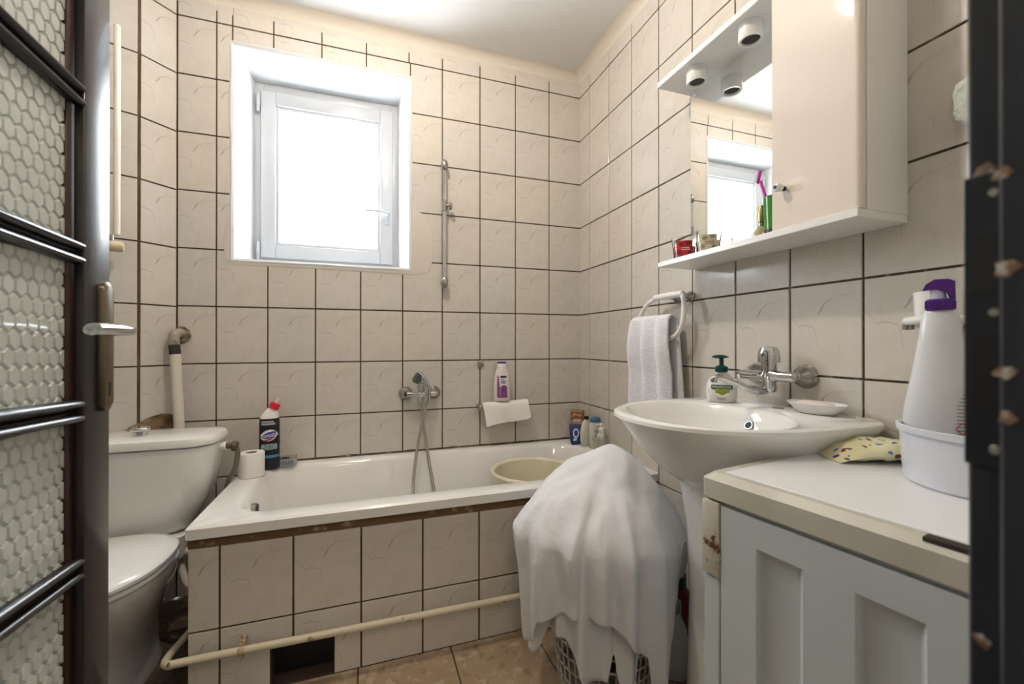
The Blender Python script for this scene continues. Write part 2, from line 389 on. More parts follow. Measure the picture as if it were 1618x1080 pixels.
poly_tile(WB, [(-1.812+J, 1.262+J), (-1.610-J, 1.262+J), (-1.610-J, WZ0-.004), (WX0-.004, WZ0-.004), (WX0-.004, 1.514-J), (-1.812+J, 1.514-J)])
poly_tile(WB, [(-1.008+J, 1.262+J), (-.807-J, 1.262+J), (-.807-J, 1.514-J), (WX1+.004, 1.514-J), (WX1+.004, WZ0-.004), (-1.008+J, WZ0-.004)])
def smear(pts, seed):
    bm = bmesh.new(); cx_ = sum(p[0] for p in pts)/len(pts); cz_ = sum(p[1] for p in pts)/len(pts); P = smooth_path([(x, 0, z) for x, z in pts+pts[:1]], 6)[:-1]
    rg = [[(cx_+(p.x-cx_)*k*(1+.14*nz(p.x*26, p.z*26, seed)), y, cz_+(p.z-cz_)*k*(1+.14*nz(p.x*26, p.z*26, seed))) for p in P] for k, y in ((1, -.0058), (.985, -.0068), (.9, -.0074))]
    loft(bm, rg, False, True); bm_obj('plaster_smear', bm, SMEAR, WB)
smear([(-.968, 1.47), (-.90, 1.445), (-.865, 1.50), (-.855, 1.60), (-.88, 1.72), (-.935, 1.775), (-.970, 1.76)], 1)
smear([(-1.775, 1.47), (-1.785, 1.55), (-1.772, 1.66), (-1.752, 1.70), (-1.752, 1.50)], 2)
smear([(-1.77, 1.474), (-1.75, 1.452), (-1.5, 1.452), (-1.2, 1.450), (-.95, 1.446), (-.955, 1.474), (-1.2, 1.476), (-1.5, 1.476)], 3)
for z0, z1 in zip(rows[6:], rows[7:]):                                              # beside the window
    lay(WB, (0,0), (1,0), [-1.957, -1.812, WX0], [z0, z1] if z1 < 2.3 else [z0, z1])
    lay(WB, (0,0), (1,0), [-.970, -.807, -.605, -.403, -.200, 0], [z0, z1])
lay(WB, (0,0), (1,0), [WX0, -1.587, -1.383, -1.182, -.970], [WZ1-.004, ROW0])       # strip above the window
lay(WB, (0,0), (1,0), [-1.957, -1.812, WX0, -1.587, -1.383, -1.182, -.977, -.807, -.605, -.403, -.200, 0], [ROW0, ZT])
YR = [0, .119, .318, .515, .710, .907, 1.106, 1.300, 1.494, 1.695, 1.888, 2.07]
lay(WR, (0,0), (0,-1), YR, rows + [ZT])
# slanted corner: joints lean a little
wc = (PC-PJ).length
lay(WC, PJ, (PC-PJ)/wc, [.004, wc-.004], [z-.004 for z in rows if z > .7] + [ZT+.02])
lay(WC, PJ, (PC-PJ)/wc, [.004, wc-.004], [0.0, .25, .5, .743])
lay(WL, PL, -DL, [.95-.1985*k for k in range(4, -1, -1)], [z-.004 for z in rows] + [ZT+.02])
# floor tiles 31 cm
FTM = {}
def floor_tile(x0, x1, y0, y1):
    k = (round(x1-x0, 3), round(y1-y0, 3))
    if k not in FTM:
        bm = box((-k[0]/2+.0025, -k[1]/2+.0025, -.008), (k[0]/2-.0025, k[1]/2-.0025, 0), .001, 1)
        bmesh.ops.recalc_face_normals(bm, faces=bm.faces)
        me = bpy.data.meshes.new('floor_tile'); bm.to_mesh(me); bm.free(); me.materials.append(FLOORT); FTM[k] = me
    o = bpy.data.objects.new('floor_tile', FTM[k]); C.objects.link(o); o.parent = FL; o.location = ((x0+x1)/2, (y0+y1)/2, 0)
fx = [-.891+.3155*k for k in range(-2, 3)] + [0]
for i in range(len(fx)-1):
    for k in range(0, 5):
        floor_tile(fx[i], fx[i+1], -.68-.3155*(k+1) if k < 4 else -2.07, -.68-.3155*k)
bm = bmesh.new()                                                # worn, dirty floor around the toilet
n = 30; V = [[bm.verts.new((-2.9+1.38*i/n, -2.06+2.03*k/n, .0+.006*nz(i*.4, k*.4, 0)+.004)) for k in range(n+1)] for i in range(n+1)]
for i in range(n):
    for k in range(n): bm.faces.new((V[i][k], V[i+1][k], V[i+1][k+1], V[i][k+1]))
for v in bm.verts:
    if v.co.x > -1.535: v.co.z = -.004
dirt = bm_obj('worn_patch', bm, DIRT, FL)

# ------------------------------------------------------------------ window
WY = .20
bm = bmesh.new()      # plaster reveal, splayed and slightly lumpy
ix0, ix1, iz0, iz1 = -1.712, -1.018, 1.500, 2.408
outer = [(WX0, WZ0), (WX1, WZ0), (WX1, WZ1), (WX0, WZ1)]; inner = [(ix0, iz0), (ix1, iz0), (ix1, iz1), (ix0, iz1)]
rings = []
for t, y, grow in ((0, -.0075, .012), (0, -.0105, .004), (0, -.004, -.006), (.25, .03, 0), (.55, .09, 0), (.85, .16, 0), (1, .215, 0)):
    q = []
    for e in range(4):
        for s in range(14):
            f = s/14
            po_ = Vector(outer[e]).lerp(Vector(outer[(e+1) % 4]), f); pi_ = Vector(inner[e]).lerp(Vector(inner[(e+1) % 4]), f)
            p = po_.lerp(pi_, t); cc = Vector(((WX0+WX1)/2, (WZ0+WZ1)/2)); d = (p-cc); d = Vector((math.copysign(1, d.x) if e in (1,3) or s == 0 else 0, math.copysign(1, d.y) if e in (0,2) or s == 0 else 0))
            jit = .005*nz(p.x*9, p.y*9, y*20) if grow >= 0 else 0
            p = p + d*(grow+jit*(1 if grow else .6))
            q.append((p.x, y, p.y))
    rings.append(q)
loft(bm, rings, False, False)
struct(bm_obj('trim_3', bm, PLASTER), 'rough white plaster reveal around the window')
W1 = struct(thing('window_1', 'small white tilt window with one bright pane', 'window', (-1.362, WY, 1.50)))
del W1['category']
def frame_ring(x0, x1, z0, z1, wd, y0, y1, bev=.004):
    bm = bmesh.new()
    for lo, hi in (((x0,y0,z0),(x0+wd,y1,z1)), ((x1-wd,y0,z0),(x1,y1,z1)), ((x0+wd-.001,y0,z0),(x1-wd+.001,y1,z0+wd)), ((x0+wd-.001,y0,z1-wd),(x1-wd+.001,y1,z1))): add_box(bm, lo, hi, bev, 2)
    return bm
bm_obj('window_frame', frame_ring(-1.715, -1.015, 1.497, 2.411, .045, WY+.012, WY+.08), PVC, W1, True)
SX0, SX1, SZ0, SZ1 = -1.682, -1.044, 1.527, 2.366
sash = bm_obj('sash', frame_ring(SX0, SX1, SZ0, SZ1, .068, WY-.006, WY+.055, .006), PVC, W1, True)
bm_obj('glazing_bead', frame_ring(SX0+.066, SX1-.066, SZ0+.066, SZ1-.066, .016, WY+.004, WY+.03, .003), PVC, sash, True)
bm_obj('gasket', frame_ring(SX0+.081, SX1-.081, SZ0+.081, SZ1-.081, .0035, WY+.012, WY+.026, 0), mat('grey_gasket', (.25,.27,.28), .6), sash, True, smooth=False)
PANE = bpy.data.materials.new('window_glass'); nt, b = nodes(PANE)
nt.nodes.remove(b); tr = nt.nodes.new('ShaderNodeBsdfTransparent'); gl = nt.nodes.new('ShaderNodeBsdfGlossy'); gl.inputs['Roughness'].default_value = .02
mxs = nt.nodes.new('ShaderNodeMixShader'); out = nt.nodes['Material Output']
mxs.inputs[0].default_value = .05; nt.links.new(tr.outputs[0], mxs.inputs[1]); nt.links.new(gl.outputs[0], mxs.inputs[2]); nt.links.new(mxs.outputs[0], out.inputs[0])
bm_obj('pane', box((SX0+.078, WY+.020, SZ0+.078), (SX1-.078, WY+.024, SZ1-.078)), PANE, W1, True, smooth=False)
bm = bmesh.new(); add_box(bm, (-1.0835, WY-.016, 1.742), (-1.0605, WY-.005, 1.815), .006, 3)
hd = bm_obj('window_handle', bm, PVC, W1, True)
bm_obj('lever', tube([(-1.072, WY-.014, 1.795), (-1.072, WY-.045, 1.795), (-1.085, WY-.052, 1.796), (-1.125, WY-.053, 1.799), (-1.185, WY-.052, 1.800)], .0085, 10, 6, flat=.8), PVC, hd, True)
for z in (2.30, 1.56):
    bm = bmesh.new(); rod(bm, (-1.692, WY-.006, z-.045), (-1.692, WY-.006, z+.045), .008); rod(bm, (-1.692, WY-.006, z-.012), (-1.692, WY-.006, z+.012), .0095)
    bm_obj('hinge', bm, PVC, W1, True)

# ------------------------------------------------------------------ open door on the left
XD = -1.612; YE = -1.268; PZ = .2545
def dz(y): return (YE-.07-y)*.042            # the old leaf sags towards its free edge
D1 = struct(thing('door_1', 'open dark lacquered door with hexagon patterned glass panes', 'door', (XD-.02, -2.04, 0)))
del D1['category']
bm = bmesh.new(); add_box(bm, (XD-.040, YE-.072, .01), (XD, YE, 2.02), .003, 2); bm_obj('stile', bm, WOODD, D1, True)
bm = bmesh.new(); add_box(bm, (XD-.040, -2.03, .01), (XD, -1.955, 2.02), .003, 2); bm_obj('stile', bm, WOODD, D1, True)
bm = bmesh.new(); add_box(bm, (XD-.034, YE-.092, .10), (XD-.012, YE-.071, 2.0), .004, 2); bm_obj('rebate_strip', bm, WOODE, D1, True)
bars = [1.499-PZ*k for k in (-1, 0, 1, 2, 3, 4)]
def rail(z, h, bead=True):
    bm = bmesh.new(); y0, y1 = -1.956, YE-.070
    for (za, zb, xa, xb) in ([(-h, -h*.25, -.010, .001), (-h*.25, h*.25, -.030, -.006), (h*.25, h, -.010, .001)] if bead else [(-h, h, -.04, 0)]):
        rings = []
        for y in (y0, y1):
            s = dz(y); zz0, zz1 = z+za+s, z+zb+s; m_ = (zz0+zz1)/2; hh = (zz1-zz0)/2
            pr = [(XD+xa-.02, zz0), (XD+xa, zz0)] + [(XD+xa+(xb-xa)*math.sin(PI*t/6), m_-hh*math.cos(PI*t/6)) for t in range(1, 6)] + [(XD+xa, zz1), (XD+xa-.02, zz1)]
            rings.append([(px, y, pz) for px, pz in pr])
        loft(bm, rings)
    if bead: add_box(bm, (XD-.034, y0, z-h*.8), (XD-.012, y1, z+h*.8))
    return bm
for z in bars: bm_obj('glazing_bar', rail(z, .0185), WOODD, D1, True)
bm_obj('bottom_rail', rail(.145, .08, False), WOODD, D1, True); bm_obj('top_rail', rail(1.96, .07, False), WOODD, D1, True)
# patterned glass: raised hexagon cells
HEX = mat('patterned_glass', (.90, .95, .92), .10, trans=.48, ior=1.45)
def hex_pane(z0, z1):
    bm = bmesh.new(); R = .0125; dx = R*math.sqrt(3); dyv = R*1.95; y0, y1 = -1.955, YE-.085; x = XD-.020
    row = 0; z = z0
    while z < z1+R*1.3:
        y = y0 + (dx/2 if row % 2 else 0)
        while y < y1+dx:
            cen = (y, z); V0 = []; V1 = []
            for i in range(6):
                a = PI/3*i + PI/6; cy_, cz_ = R*math.cos(a), R*math.sin(a)*1.3
                q = (min(max(y+cy_, y0), y1), min(max(z+cz_, z0), z1)); q2 = (min(max(y+cy_*.78, y0), y1), min(max(z+cz_*.78, z0), z1))
                V0.append(bm.verts.new((x, q[0], q[1]+dz(q[0])))); V1.append(bm.verts.new((x+.0050, q2[0], q2[1]+dz(q2[0]))))
            for i in range(6):
                j = (i+1) % 6
                bm.faces.new((V0[i], V0[j], V1[j], V1[i]))
            bm.faces.new(V1)
            y += dx
        z += dyv; row += 1
    bmesh.ops.remove_doubles(bm, verts=bm.verts, dist=.0003)
    bmesh.ops.dissolve_degenerate(bm, edges=bm.edges, dist=.0002)
    add_box(bm, (x-.004, y0, z0-.01), (x-.002, y1+.012, z1+.03))
    return bm
zz = [1.89] + bars + [.22]
for a, b in zip(zz, zz[1:]):
    bm_obj('pane', hex_pane(b+.012, a-.012), HEX, D1, True, angle=20)
bm = bmesh.new(); yl = YE-.022
loft(bm, [[(XD+xx, yl+u*k, zc+v*k) for u, v in [(.0135*math.cos(a), (.098 if math.sin(a) >= 0 else -.098)+.0135*math.sin(a)) for a in [2*PI*i/24 for i in range(24)]]] for xx, k, zc in ((0, 1, 1.094), (.007, 1, 1.094), (.010, .93, 1.094))])
lp = bm_obj('lock_plate', bm, BRASSP, D1, True)
bm = bmesh.new()
loft(bm, [[(XD+.0104, yl+u, 1.020+v) for u, v in ell(0, .008, .0038, .0045, 12)], [(XD+.0106, yl+u, 1.020+v) for u, v in ell(0, .008, .0038, .0045, 12)]]); add_box(bm, (XD+.0100, yl-.0018, 1.008), (XD+.0106, yl+.0018, 1.028))
bm_obj('keyhole', bm, BLACKP, lp, True, smooth=False)
bm_obj('handle', tube([(XD+.008, yl, 1.118), (XD+.036, yl, 1.119), (XD+.043, yl-.012, 1.121), (XD+.043, yl-.05, 1.122), (XD+.042, yl-.115, 1.121)], .009, 12, 6, rfn=lambda t: .0085+.004*min(1, max(0, (t-.4)*3)), flat=.75), CHROME, D1, True)
# door jambs
JX = -.848
bm = bmesh.new(); add_box(bm, (JX, -2.30, 0), (JX+.09, YF+.0115, 2.08), .002, 1)
J1 = struct(bm_obj('trim_4', bm, JAMB), 'near-black door jamb with strike plate holes')
bm_obj('door_stop', box((JX-.013, -2.30, 0), (JX+.01, YF-.0068, 2.08), .002, 1), JAMB, J1, smooth=False)
bm_obj('strike_plate', box((JX-.0016, YF-.0062, 1.030), (JX+.003, YF+.0120, 1.196), .0006, 1), mat('dark_strike_plate', (.035,.038,.045), .3, metal=.6), J1, smooth=False)
for z0, z1 in ((1.060, 1.105), (1.128, 1.162)):
    bm_obj('latch_hole', box((JX-.0020, YF-.0052, z0), (JX-.0012, YF+.0085, z1)), BLACKP, J1, smooth=False)
for z in (1.184, 1.117, 1.040):
    bm = bmesh.new(); rod(bm, (JX-.0012, YF-.001, z), (JX-.0026, YF-.001, z), .0032, .0022, 10); bm_obj('screw', bm, CHROMED, J1)
for k, (y, z, s) in enumerate(((-.0005, 1.197, .008), (-.002, 1.110, .007), (-.0005, 1.062, .006), (-.009, 1.19, .006), (-.010, 1.14, .008), (-.010, 1.085, .007), (-.010, 1.06, .006), (.001, .93, .006), (-.010, .90, .007))):
    bm = bmesh.new(); bmesh.ops.create_icosphere(bm, subdivisions=2, radius=1)
    for v in bm.verts: v.co = Vector((JX-.0130*(y < -.006)-.0003+v.co.x*.0004, YF+y+.004*(y > -.006)+v.co.y*s*.62*(1+.8*nz(v.co.y*2, k*3.1, v.co.z*2)), z+v.co.z*s*.5*(1+1.2*nz(v.co.y*3, k*5.3, v.co.z*3))))
    bm_obj('paint_chip', bm, WORN, J1)
struct(bm_obj('trim_5', box((-1.72, -2.30, 0), (-1.668, YF+.006, 2.08), .002, 1), JAMB), 'near-black door jamb on the hinge side')

# ------------------------------------------------------------------ lamps
t = thing('ceiling_lamp', 'bare warm bulb in a ceiling holder above the middle of the bathroom', 'lamp', (-1.15, -.95, ZC))
bm_obj('lamp_holder', lathe([(.018, -.035), (.022, -.03), (.024, -.006), (.05, -.004), (.05, 0)]), WHITEB, t)
bm_obj('bulb', lathe([(.004, -.095), (.018, -.090), (.029, -.075), (.031, -.062), (.024, -.045), (.014, -.035)]), mat('lit_warm_bulb', (1,.9,.75), .4, emit=((1, .88, .735), LAMP_WARM)), t)
t = thing('hall_fill_lamp', 'added round fill lamp in the unseen hall behind the doorway', 'lamp', (-1.25, -2.9, ZC))  # unseen lamp, added to fill the room with light through the doorway
bm_obj('fill_lamp_base', lathe([(.075, -.03), (.08, -.02), (.08, 0)]), WHITEB, t)
bm_obj('fill_lamp_globe', lathe([(.02, -.20), (.07, -.185), (.10, -.14), (.105, -.11), (.09, -.06), (.06, -.03)]), mat('lit_fill_globe', (1,.95,.9), .4, emit=((1, .86, .68), HALL_FILL)), t)

# ------------------------------------------------------------------ bathtub and tiled panel
B0 = (-1.694, -.705)
t = thing('bathtub', 'white enamel built-in bathtub along the back wall', 'bathtub', (-.847, -.352, .10))
bm = bmesh.new(); cx, cy = -.848, -.3535
def bath_ring(x0, x1, y0, y1, rl, rr, z, k=8):
    out = []
    for sx, sy, a0 in ((1,1,0), (-1,1,PI/2), (-1,-1,PI), (1,-1,1.5*PI)):
        r = rr if sx > 0 else rl; bx = x1 if sx > 0 else x0; by = y1 if sy > 0 else y0
        for i in range(k+1):
            a = a0 + PI/2*i/k; out.append((bx-sx*r+r*math.cos(a), by-sy*r+r*math.sin(a), z))
    return out
loft(bm, [bath_ring(-1.690, -.001, -.700, -.001, .012, .004, .508), bath_ring(-1.694, -.001, -.705, -.001, .014, .004, .512), bath_ring(-1.694, -.001, -.705, -.001, .014, .004, .542),
          bath_ring(-1.687, -.003, -.697, -.003, .016, .006, .549), bath_ring(-1.60, -.052, -.632, -.052, .11, .22, .549), bath_ring(-1.588, -.064, -.620, -.062, .11, .22, .544),
          bath_ring(-1.575, -.078, -.608, -.074, .10, .21, .525), bath_ring(-1.545, -.13, -.585, -.10, .10, .2, .36), bath_ring(-1.50, -.22, -.56, -.125, .10, .18, .20),
          bath_ring(-1.45, -.30, -.52, -.165, .09, .15, .165), bath_ring(-1.2, -.6, -.40, -.28, .05, .05, .155)], False, True)
bm_obj('tub', bm, ENAMEL, t, True)
bm = bmesh.new()
loft(bm, [[(-1.566+xx, -.452+k*u, .497+k*v) for u, v in ell(0, 0, .026, .022, 20)] for xx, k in ((-.01, 1), (.006, 1), (.010, .85))])
bm_obj('overflow_ring', bm, CHROMED, t, True)
bm = bmesh.new(); loft(bm, [[(-1.5555, -.452+u, .497+v) for u, v in ell(0, 0, .020, .017, 16)], [(-1.5545, -.452+u, .497+v) for u, v in ell(0, 0, .020, .017, 16)]])
bm_obj('overflow_slot', bm, BLACKP, t, True)
bp = struct(thing('wall_bath_front', 'tiled front of the bathtub with a square opening at floor level', 'x', (-.85, -.66, 0))); del bp['category']
hx0, hx1, hz1 = -1.468, -1.283, .128
bm = bmesh.new()
for lo, hi in (((-1.690,-.678,0),(hx0,-.62,.507)), ((hx1,-.678,0),(-.002,-.62,.507)), ((hx0,-.678,hz1),(hx1,-.62,.507))): add_box(bm, lo, hi)
core = bm_obj('panel_core', bm, GROUT, bp, True, smooth=False)
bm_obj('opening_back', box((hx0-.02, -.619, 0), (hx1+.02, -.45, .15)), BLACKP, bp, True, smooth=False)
def ptile(x0, x1, z0, z1):
    o = bpy.data.objects.new('tile', tile_mesh(x1-x0-2*J, z1-z0-2*J)); C.objects.link(o); o.parent = bp; o.matrix_parent_inverse = bp.matrix_basis.inverted()
    o.location = ((x0+x1)/2, -.6785, (z0+z1)/2)
px_ = [-1.692, -1.608, -1.404, -1.197, -.991, -.785, -.58, -.375, -.17, -.002]
for i in range(len(px_)-1):
    ptile(px_[i], px_[i+1], .222, .478)
    x0, x1 = px_[i], px_[i+1]
    if x0 < hx0 < x1: ptile(x0, x1, hz1, .222); ptile(x0, hx0, .0, hz1)
    elif x0 < hx1 < x1: ptile(x0, x1, hz1, .222); ptile(hx1, x1, .0, hz1)
    else: ptile(x0, x1, .0, .222)
bm = bmesh.new()     # crumbly filler between rim and tiles
rings = []
for i in range(60):
    x = -1.690+1.686*i/59; k = .004*nz(x*20, 1, 2)
    rings.append([(x, -.676, .474), (x, -.684+k, .477), (x, -.688+k*1.5, .492), (x, -.686, .509), (x, -.676, .510)])
loft(bm, rings, True, True); bm_obj('filler_strip', bm, mat('brown_filler', (.16, .095, .045), .9, bump=(50, 1, .006), var=(25, (.42,.34,.24), .58, .7)), bp, True)
bm = bmesh.new(); rings = []      # mouldy sealant along the wall
for i in range(80):
    x = -1.62+1.60*i/79; k = .004+.006*max(0, nz(x*14, 3, 1))
    rings.append([(x, -.0065, .5495), (x, -.010-k*.5, .5505), (x, -.0085, .552+k), (x, -.0065, .553+k)])
loft(bm, rings, True, True); bm_obj('wall_sealant', bm, mat('mouldy_sealant', (.07,.05,.035), .9, bump=(60, 1, .004), var=(30, (.3,.25,.19), .55, .7)), bp, True)
# painted pipe running along the panel
pp = thing('gas_pipe', 'cream painted pipe running along the bath panel near the floor', 'pipe', (-1.2, -.72, .16))
bm_obj('pipe', tube([(-1.72, -.30, .13), (-1.735, -.55, .145), (-1.742, -.68, .160), (-1.722, -.722, .165), (-1.66, -.722, .165), (-1.2, -.722, .161), (-.7, -.722, .156), (-.2, -.722, .15)], .0115, 14, 8), CREAMP, pp, True)
bm = bmesh.new(); rod(bm, (-1.548, -.722, .164), (-1.532, -.722, .164), .0145); add_box(bm, (-1.547, -.724, .168), (-1.533, -.684, .186), .002); rod(bm, (-1.540, -.69, .184), (-1.540, -.70, .192), .007)
bm_obj('pipe_clip', bm, mat('rusty_clip', (.45,.36,.24), .5, var=(60, (.2,.1,.04), .5, .6)), pp, True)

# ------------------------------------------------------------------ toilet
tx = -1.955
t = thing('toilet', 'white ceramic close-coupled toilet left of the bathtub', 'toilet', (tx, -.50, 0))
def cist(hx, y0, y1, r, z): return rrect(tx, (y0+y1)/2, hx, (y1-y0)/2, r, z, 7)
bm = bmesh.new()
loft(bm, [cist(.10, -.34, -.20, .05, .412), cist(.150, -.372, -.17, .07, .416), cist(.172, -.385, -.158, .08, .44), cist(.200, -.388, -.145, .085, .52), cist(.222, -.386, -.135, .085, .62), cist(.234, -.384, -.128, .085, .716), cist(.228, -.378, -.134, .08, .719)])
bm_obj('cistern', bm, CERAM, t, True)
bm = bmesh.new()
loft(bm, [cist(.230, -.380, -.132, .085, .7205), cist(.240, -.391, -.122, .09, .724), cist(.242, -.392, -.121, .09, .738), cist(.236, -.386, -.127, .088, .751), cist(.215, -.365, -.145, .08, .757), cist(.10, -.28, -.20, .03, .759)])
lid = bm_obj('cistern_lid', bm, CERAM, t, True)
bm = bmesh.new(); lathe([(.0235, .756), (.0235, .776), (.028, .777), (.030, .781), (.030, .785), (.027, .788), (.018, .7875), (.017, .790), (.004, .791)], 28, (tx-.015, -.285), bm=bm)
bm_obj('flush_button', bm, CHROME, lid, True)
def egg(hw, yb, yf, z, n=40, e=2.35):
    out = []; ym = yb-(yb-yf)*.46
    for i in range(n):
        a = 2*PI*i/n; c, s = math.cos(a), math.sin(a)
        x = hw*math.copysign(abs(c)**(2/e), c); ex = 2.9 if s > 0 else 2.05
        y = math.copysign(abs(s)**(2/ex), s)*((yb-ym) if s > 0 else (ym-yf))
        out.append((tx+x, ym+y, z))
    return out
bm = bmesh.new()
loft(bm, [egg(.10, -.33, -.66, .0), egg(.105, -.33, -.67, .02), egg(.092, -.34, -.64, .07), egg(.098, -.34, -.66, .16), egg(.135, -.36, -.73, .25), egg(.172, -.38, -.79, .33), egg(.185, -.39, -.815, .372), egg(.187, -.39, -.82, .395), egg(.18, -.395, -.815, .401)])
bm_obj('bowl', bm, CERAM, t, True)
bm = bmesh.new(); loft(bm, [cist(.15, -.42, -.18, .05, .33), cist(.16, -.42, -.17, .05, .41)])
bm_obj('cistern_shelf', bm, CERAM, t, True)
bm = bmesh.new(); loft(bm, [egg(.183, -.41, -.825, .403), egg(.190, -.41, -.83, .406), egg(.190, -.41, -.83, .416), egg(.185, -.412, -.826, .419)])
bm_obj('seat', bm, SEATM, t, True)
bm = bmesh.new(); loft(bm, [egg(.184, -.405, -.828, .4205), egg(.192, -.402, -.834, .424), egg(.192, -.402, -.834, .433), egg(.184, -.408, -.827, .441), egg(.15, -.43, -.79, .447), egg(.06, -.52, -.68, .450)])
bm_obj('seat_lid', bm, SEATM, t, True)
# supply valve, hose, corner pipe, drain pipes
h = thing('supply_hose', 'dark braided hose and chrome valve feeding the cistern', 'hose', (-1.70, -.25, .70))
bm = bmesh.new(); rod(bm, (tx+.222, -.262, .694), (tx+.243, -.262, .694), .013, n=8); rod(bm, (tx+.243, -.262, .694), (tx+.252, -.262, .694), .017); bm_obj('valve_nut', bm, WHITEB, h, True)
bm = bmesh.new(); rod(bm, (tx+.252, -.262, .694), (tx+.272, -.262, .693), .011); rod(bm, (tx+.268, -.262, .693), (tx+.292, -.262, .690), .017, prof=[(0, .013), (.2, .019), (.8, .019), (1, .012)]); bm_obj('valve', bm, mat('dark_brass_valve', (.16,.12,.08), .3, metal=.9), h, True)
bm_obj('hose', tube([(tx+.284, -.262, .690), (tx+.290, -.262, .66), (tx+.280, -.262, .60), (tx+.258, -.26, .555), (tx+.250, -.25, .50), (tx+.247, -.20, .35)], .0095, 10, 8), mat('grey_hose', (.15,.13,.10), .4, bump=(300, .8, .002)), h, True)
pt = thing('corner_pipe', 'off-white pipe with dark coupling running down the corner into the cistern', 'pipe', (-1.93, -.06, .70))
bm_obj('pipe', tube([(-1.940, -.070, 1.055), (-1.934, -.072, .95), (-1.925, -.075, .78), (-1.920, -.078, .60), (-1.918, -.09, .45)], .019, 16, 5), WHITEP, pt, True)
bm = bmesh.new(); rod(bm, (-1.9405, -.070, 1.052), (-1.944, -.068, 1.092), .0205); bm_obj('coupling', bm, mat('black_rubber', (.03,.026,.022), .6), pt, True)
bm_obj('elbow', tube([(-1.944, -.068, 1.090), (-1.946, -.064, 1.125), (-1.945, -.040, 1.140), (-1.940, -.012, 1.142)], .0195, 14, 6), mat('grey_brown_elbow', (.36,.31,.25), .6, var=(40, (.2,.15,.1), .5, .7)), pt, True)
bm = bmesh.new()
bmesh.ops.create_icosphere(bm, subdivisions=3, radius=1)
for v in bm.verts:
    f = 1+.22*nz(v.co.x*2, v.co.y*2, v.co.z*2+4); v.co = Vector((-1.938+v.co.x*.034*f, -.008+v.co.y*.010, 1.135+v.co.z*.036*f))
bm_obj('broken_edge', bm, mat('broken_tile_edge', (.30,.25,.19), .9, bump=(60, 1, .006), var=(30, (.08,.06,.04), .45, .6)), pt, True)
bm = bmesh.new(); bmesh.ops.create_icosphere(bm, subdivisions=4, radius=1); q0 = PJ*.55+PC*.45
for v in bm.verts:
    f = 1+.30*nz(v.co.x*1.6+3, v.co.y*2, v.co.z*1.8); d = Vector((PC.x-PJ.x, PC.y-PJ.y)).normalized()
    u = v.co.x*.105*f; e = v.co.y*.022
    v.co = Vector((q0.x+d.x*u+d.y*e, q0.y+d.y*u-d.x*e-.012, .735+v.co.z*.062*f))
tag(bm_obj('broken_wall_patch', bm, BROKEN), 'broken brown hole in the tiles behind the cistern', 'wall damage')
dp = thing('drain_pipes', 'off-white drain pipes between toilet and bath panel', 'pipe', (-1.76, -.40, .2))
bm_obj('pipe', tube([(-1.86, -.36, .345), (-1.78, -.36, .338), (-1.70, -.36, .335)], .014, 12, 4), WHITEP, dp, True)
bm_obj('pipe', tube([(-1.83, -.33, .33), (-1.81, -.37, .27), (-1.775, -.39, .225), (-1.70, -.36, .26)], .012, 12, 6), WHITEP, dp, True)
bm_obj('pipe', tube([(-1.845, -.28, .40), (-1.80, -.26, .36), (-1.76, -.22, .30), (-1.75, -.2, .01)], .03, 14, 6), mat('brown_dirty_pipe', (.20,.14,.09), .7), dp, True)

# ------------------------------------------------------------------ radiator beside the door
nrm = Vector((DL.y, -DL.x)); nrm = nrm if nrm.y < 0 else -nrm           # into the room
def wl(s, off, z): p = PJ + DL*s + nrm*off; return (p.x, p.y, z)
t = thing('towel_radiator', 'cream ladder radiator hung high on the wall behind the door', 'radiator', wl(.3, .05, 1.5))
for s in (.064, .52):
    bm = bmesh.new(); rod(bm, wl(s, .075, 1.507), wl(s, .075, 2.312), .0105, n=16, prof=[(0, .004), (.006, .0105), (.994, .0105), (1, .004)]); bm_obj('post', bm, RADM, t, True)
zs_ = []
for g0, k in ((2.285, 5), (2.045, 11), (1.60, 3)):
    zs_ += [g0-.0385*i for i in range(k)]
for z in zs_:
    bm = bmesh.new(); rod(bm, wl(.085, .085, z), wl(.525, .085, z), .0105, n=12); bm_obj('rail', bm, RADM, t, True)
for z in (2.2, 1.62):
    bm = bmesh.new(); rod(bm, wl(.15, .004, z), wl(.15, .08, z), .012); bm_obj('wall_bracket', bm, RADM, t, True)
bm = bmesh.new(); rod(bm, wl(.082, .075, 1.507), wl(.082, .075, 1.465), .012); bm_obj('valve_body', bm, CHROMED, t, True)
bm = bmesh.new(); rod(bm, wl(.115, .072, 1.466), wl(.045, .082, 1.466), .02, n=20, prof=[(0, .014), (.1, .0205), (.9, .0205), (1, .017)]); bm_obj('valve_head', bm, mat('cream_valve_head', (.62,.52,.34), .4), t, True)

# ------------------------------------------------------------------ bath mixer, shower, rail, hook
t = thing('bath_mixer', 'chrome wall mixer tap above the bathtub', 'tap', (-.922, -.01, .846))
for x in (-.992, -.852):
    bm = bmesh.new(); rod(bm, (x, -.006, .846), (x, -.045, .846), .03, n=28, prof=[(0, .034), (.25, .0335), (.6, .026), (.9, .014), (1, .013)]); e = bm_obj('escutcheon', bm, CHROMED, t, True)
bm = bmesh.new(); rod(bm, (-.995, -.056, .845), (-.849, -.056, .845), .0125, n=16, prof=[(0, .006), (.02, .0125), (.36, .0125), (.42, .02), (.62, .02), (.68, .0125), (.98, .0125), (1, .006)])
rod(bm, (-.992, -.03, .846), (-.992, -.058, .845), .012); rod(bm, (-.852, -.03, .846), (-.852, -.058, .845), .012)
bm_obj('body', bm, CHROME, t, True)
bm = bmesh.new(); rod(bm, (-.919, -.056, .805), (-.919, -.056, .90), .02, n=18, prof=[(0, .008), (.1, .012), (.3, .018), (.85, .021), (1, .019)]); bm_obj('cartridge', bm, CHROME, t, True)
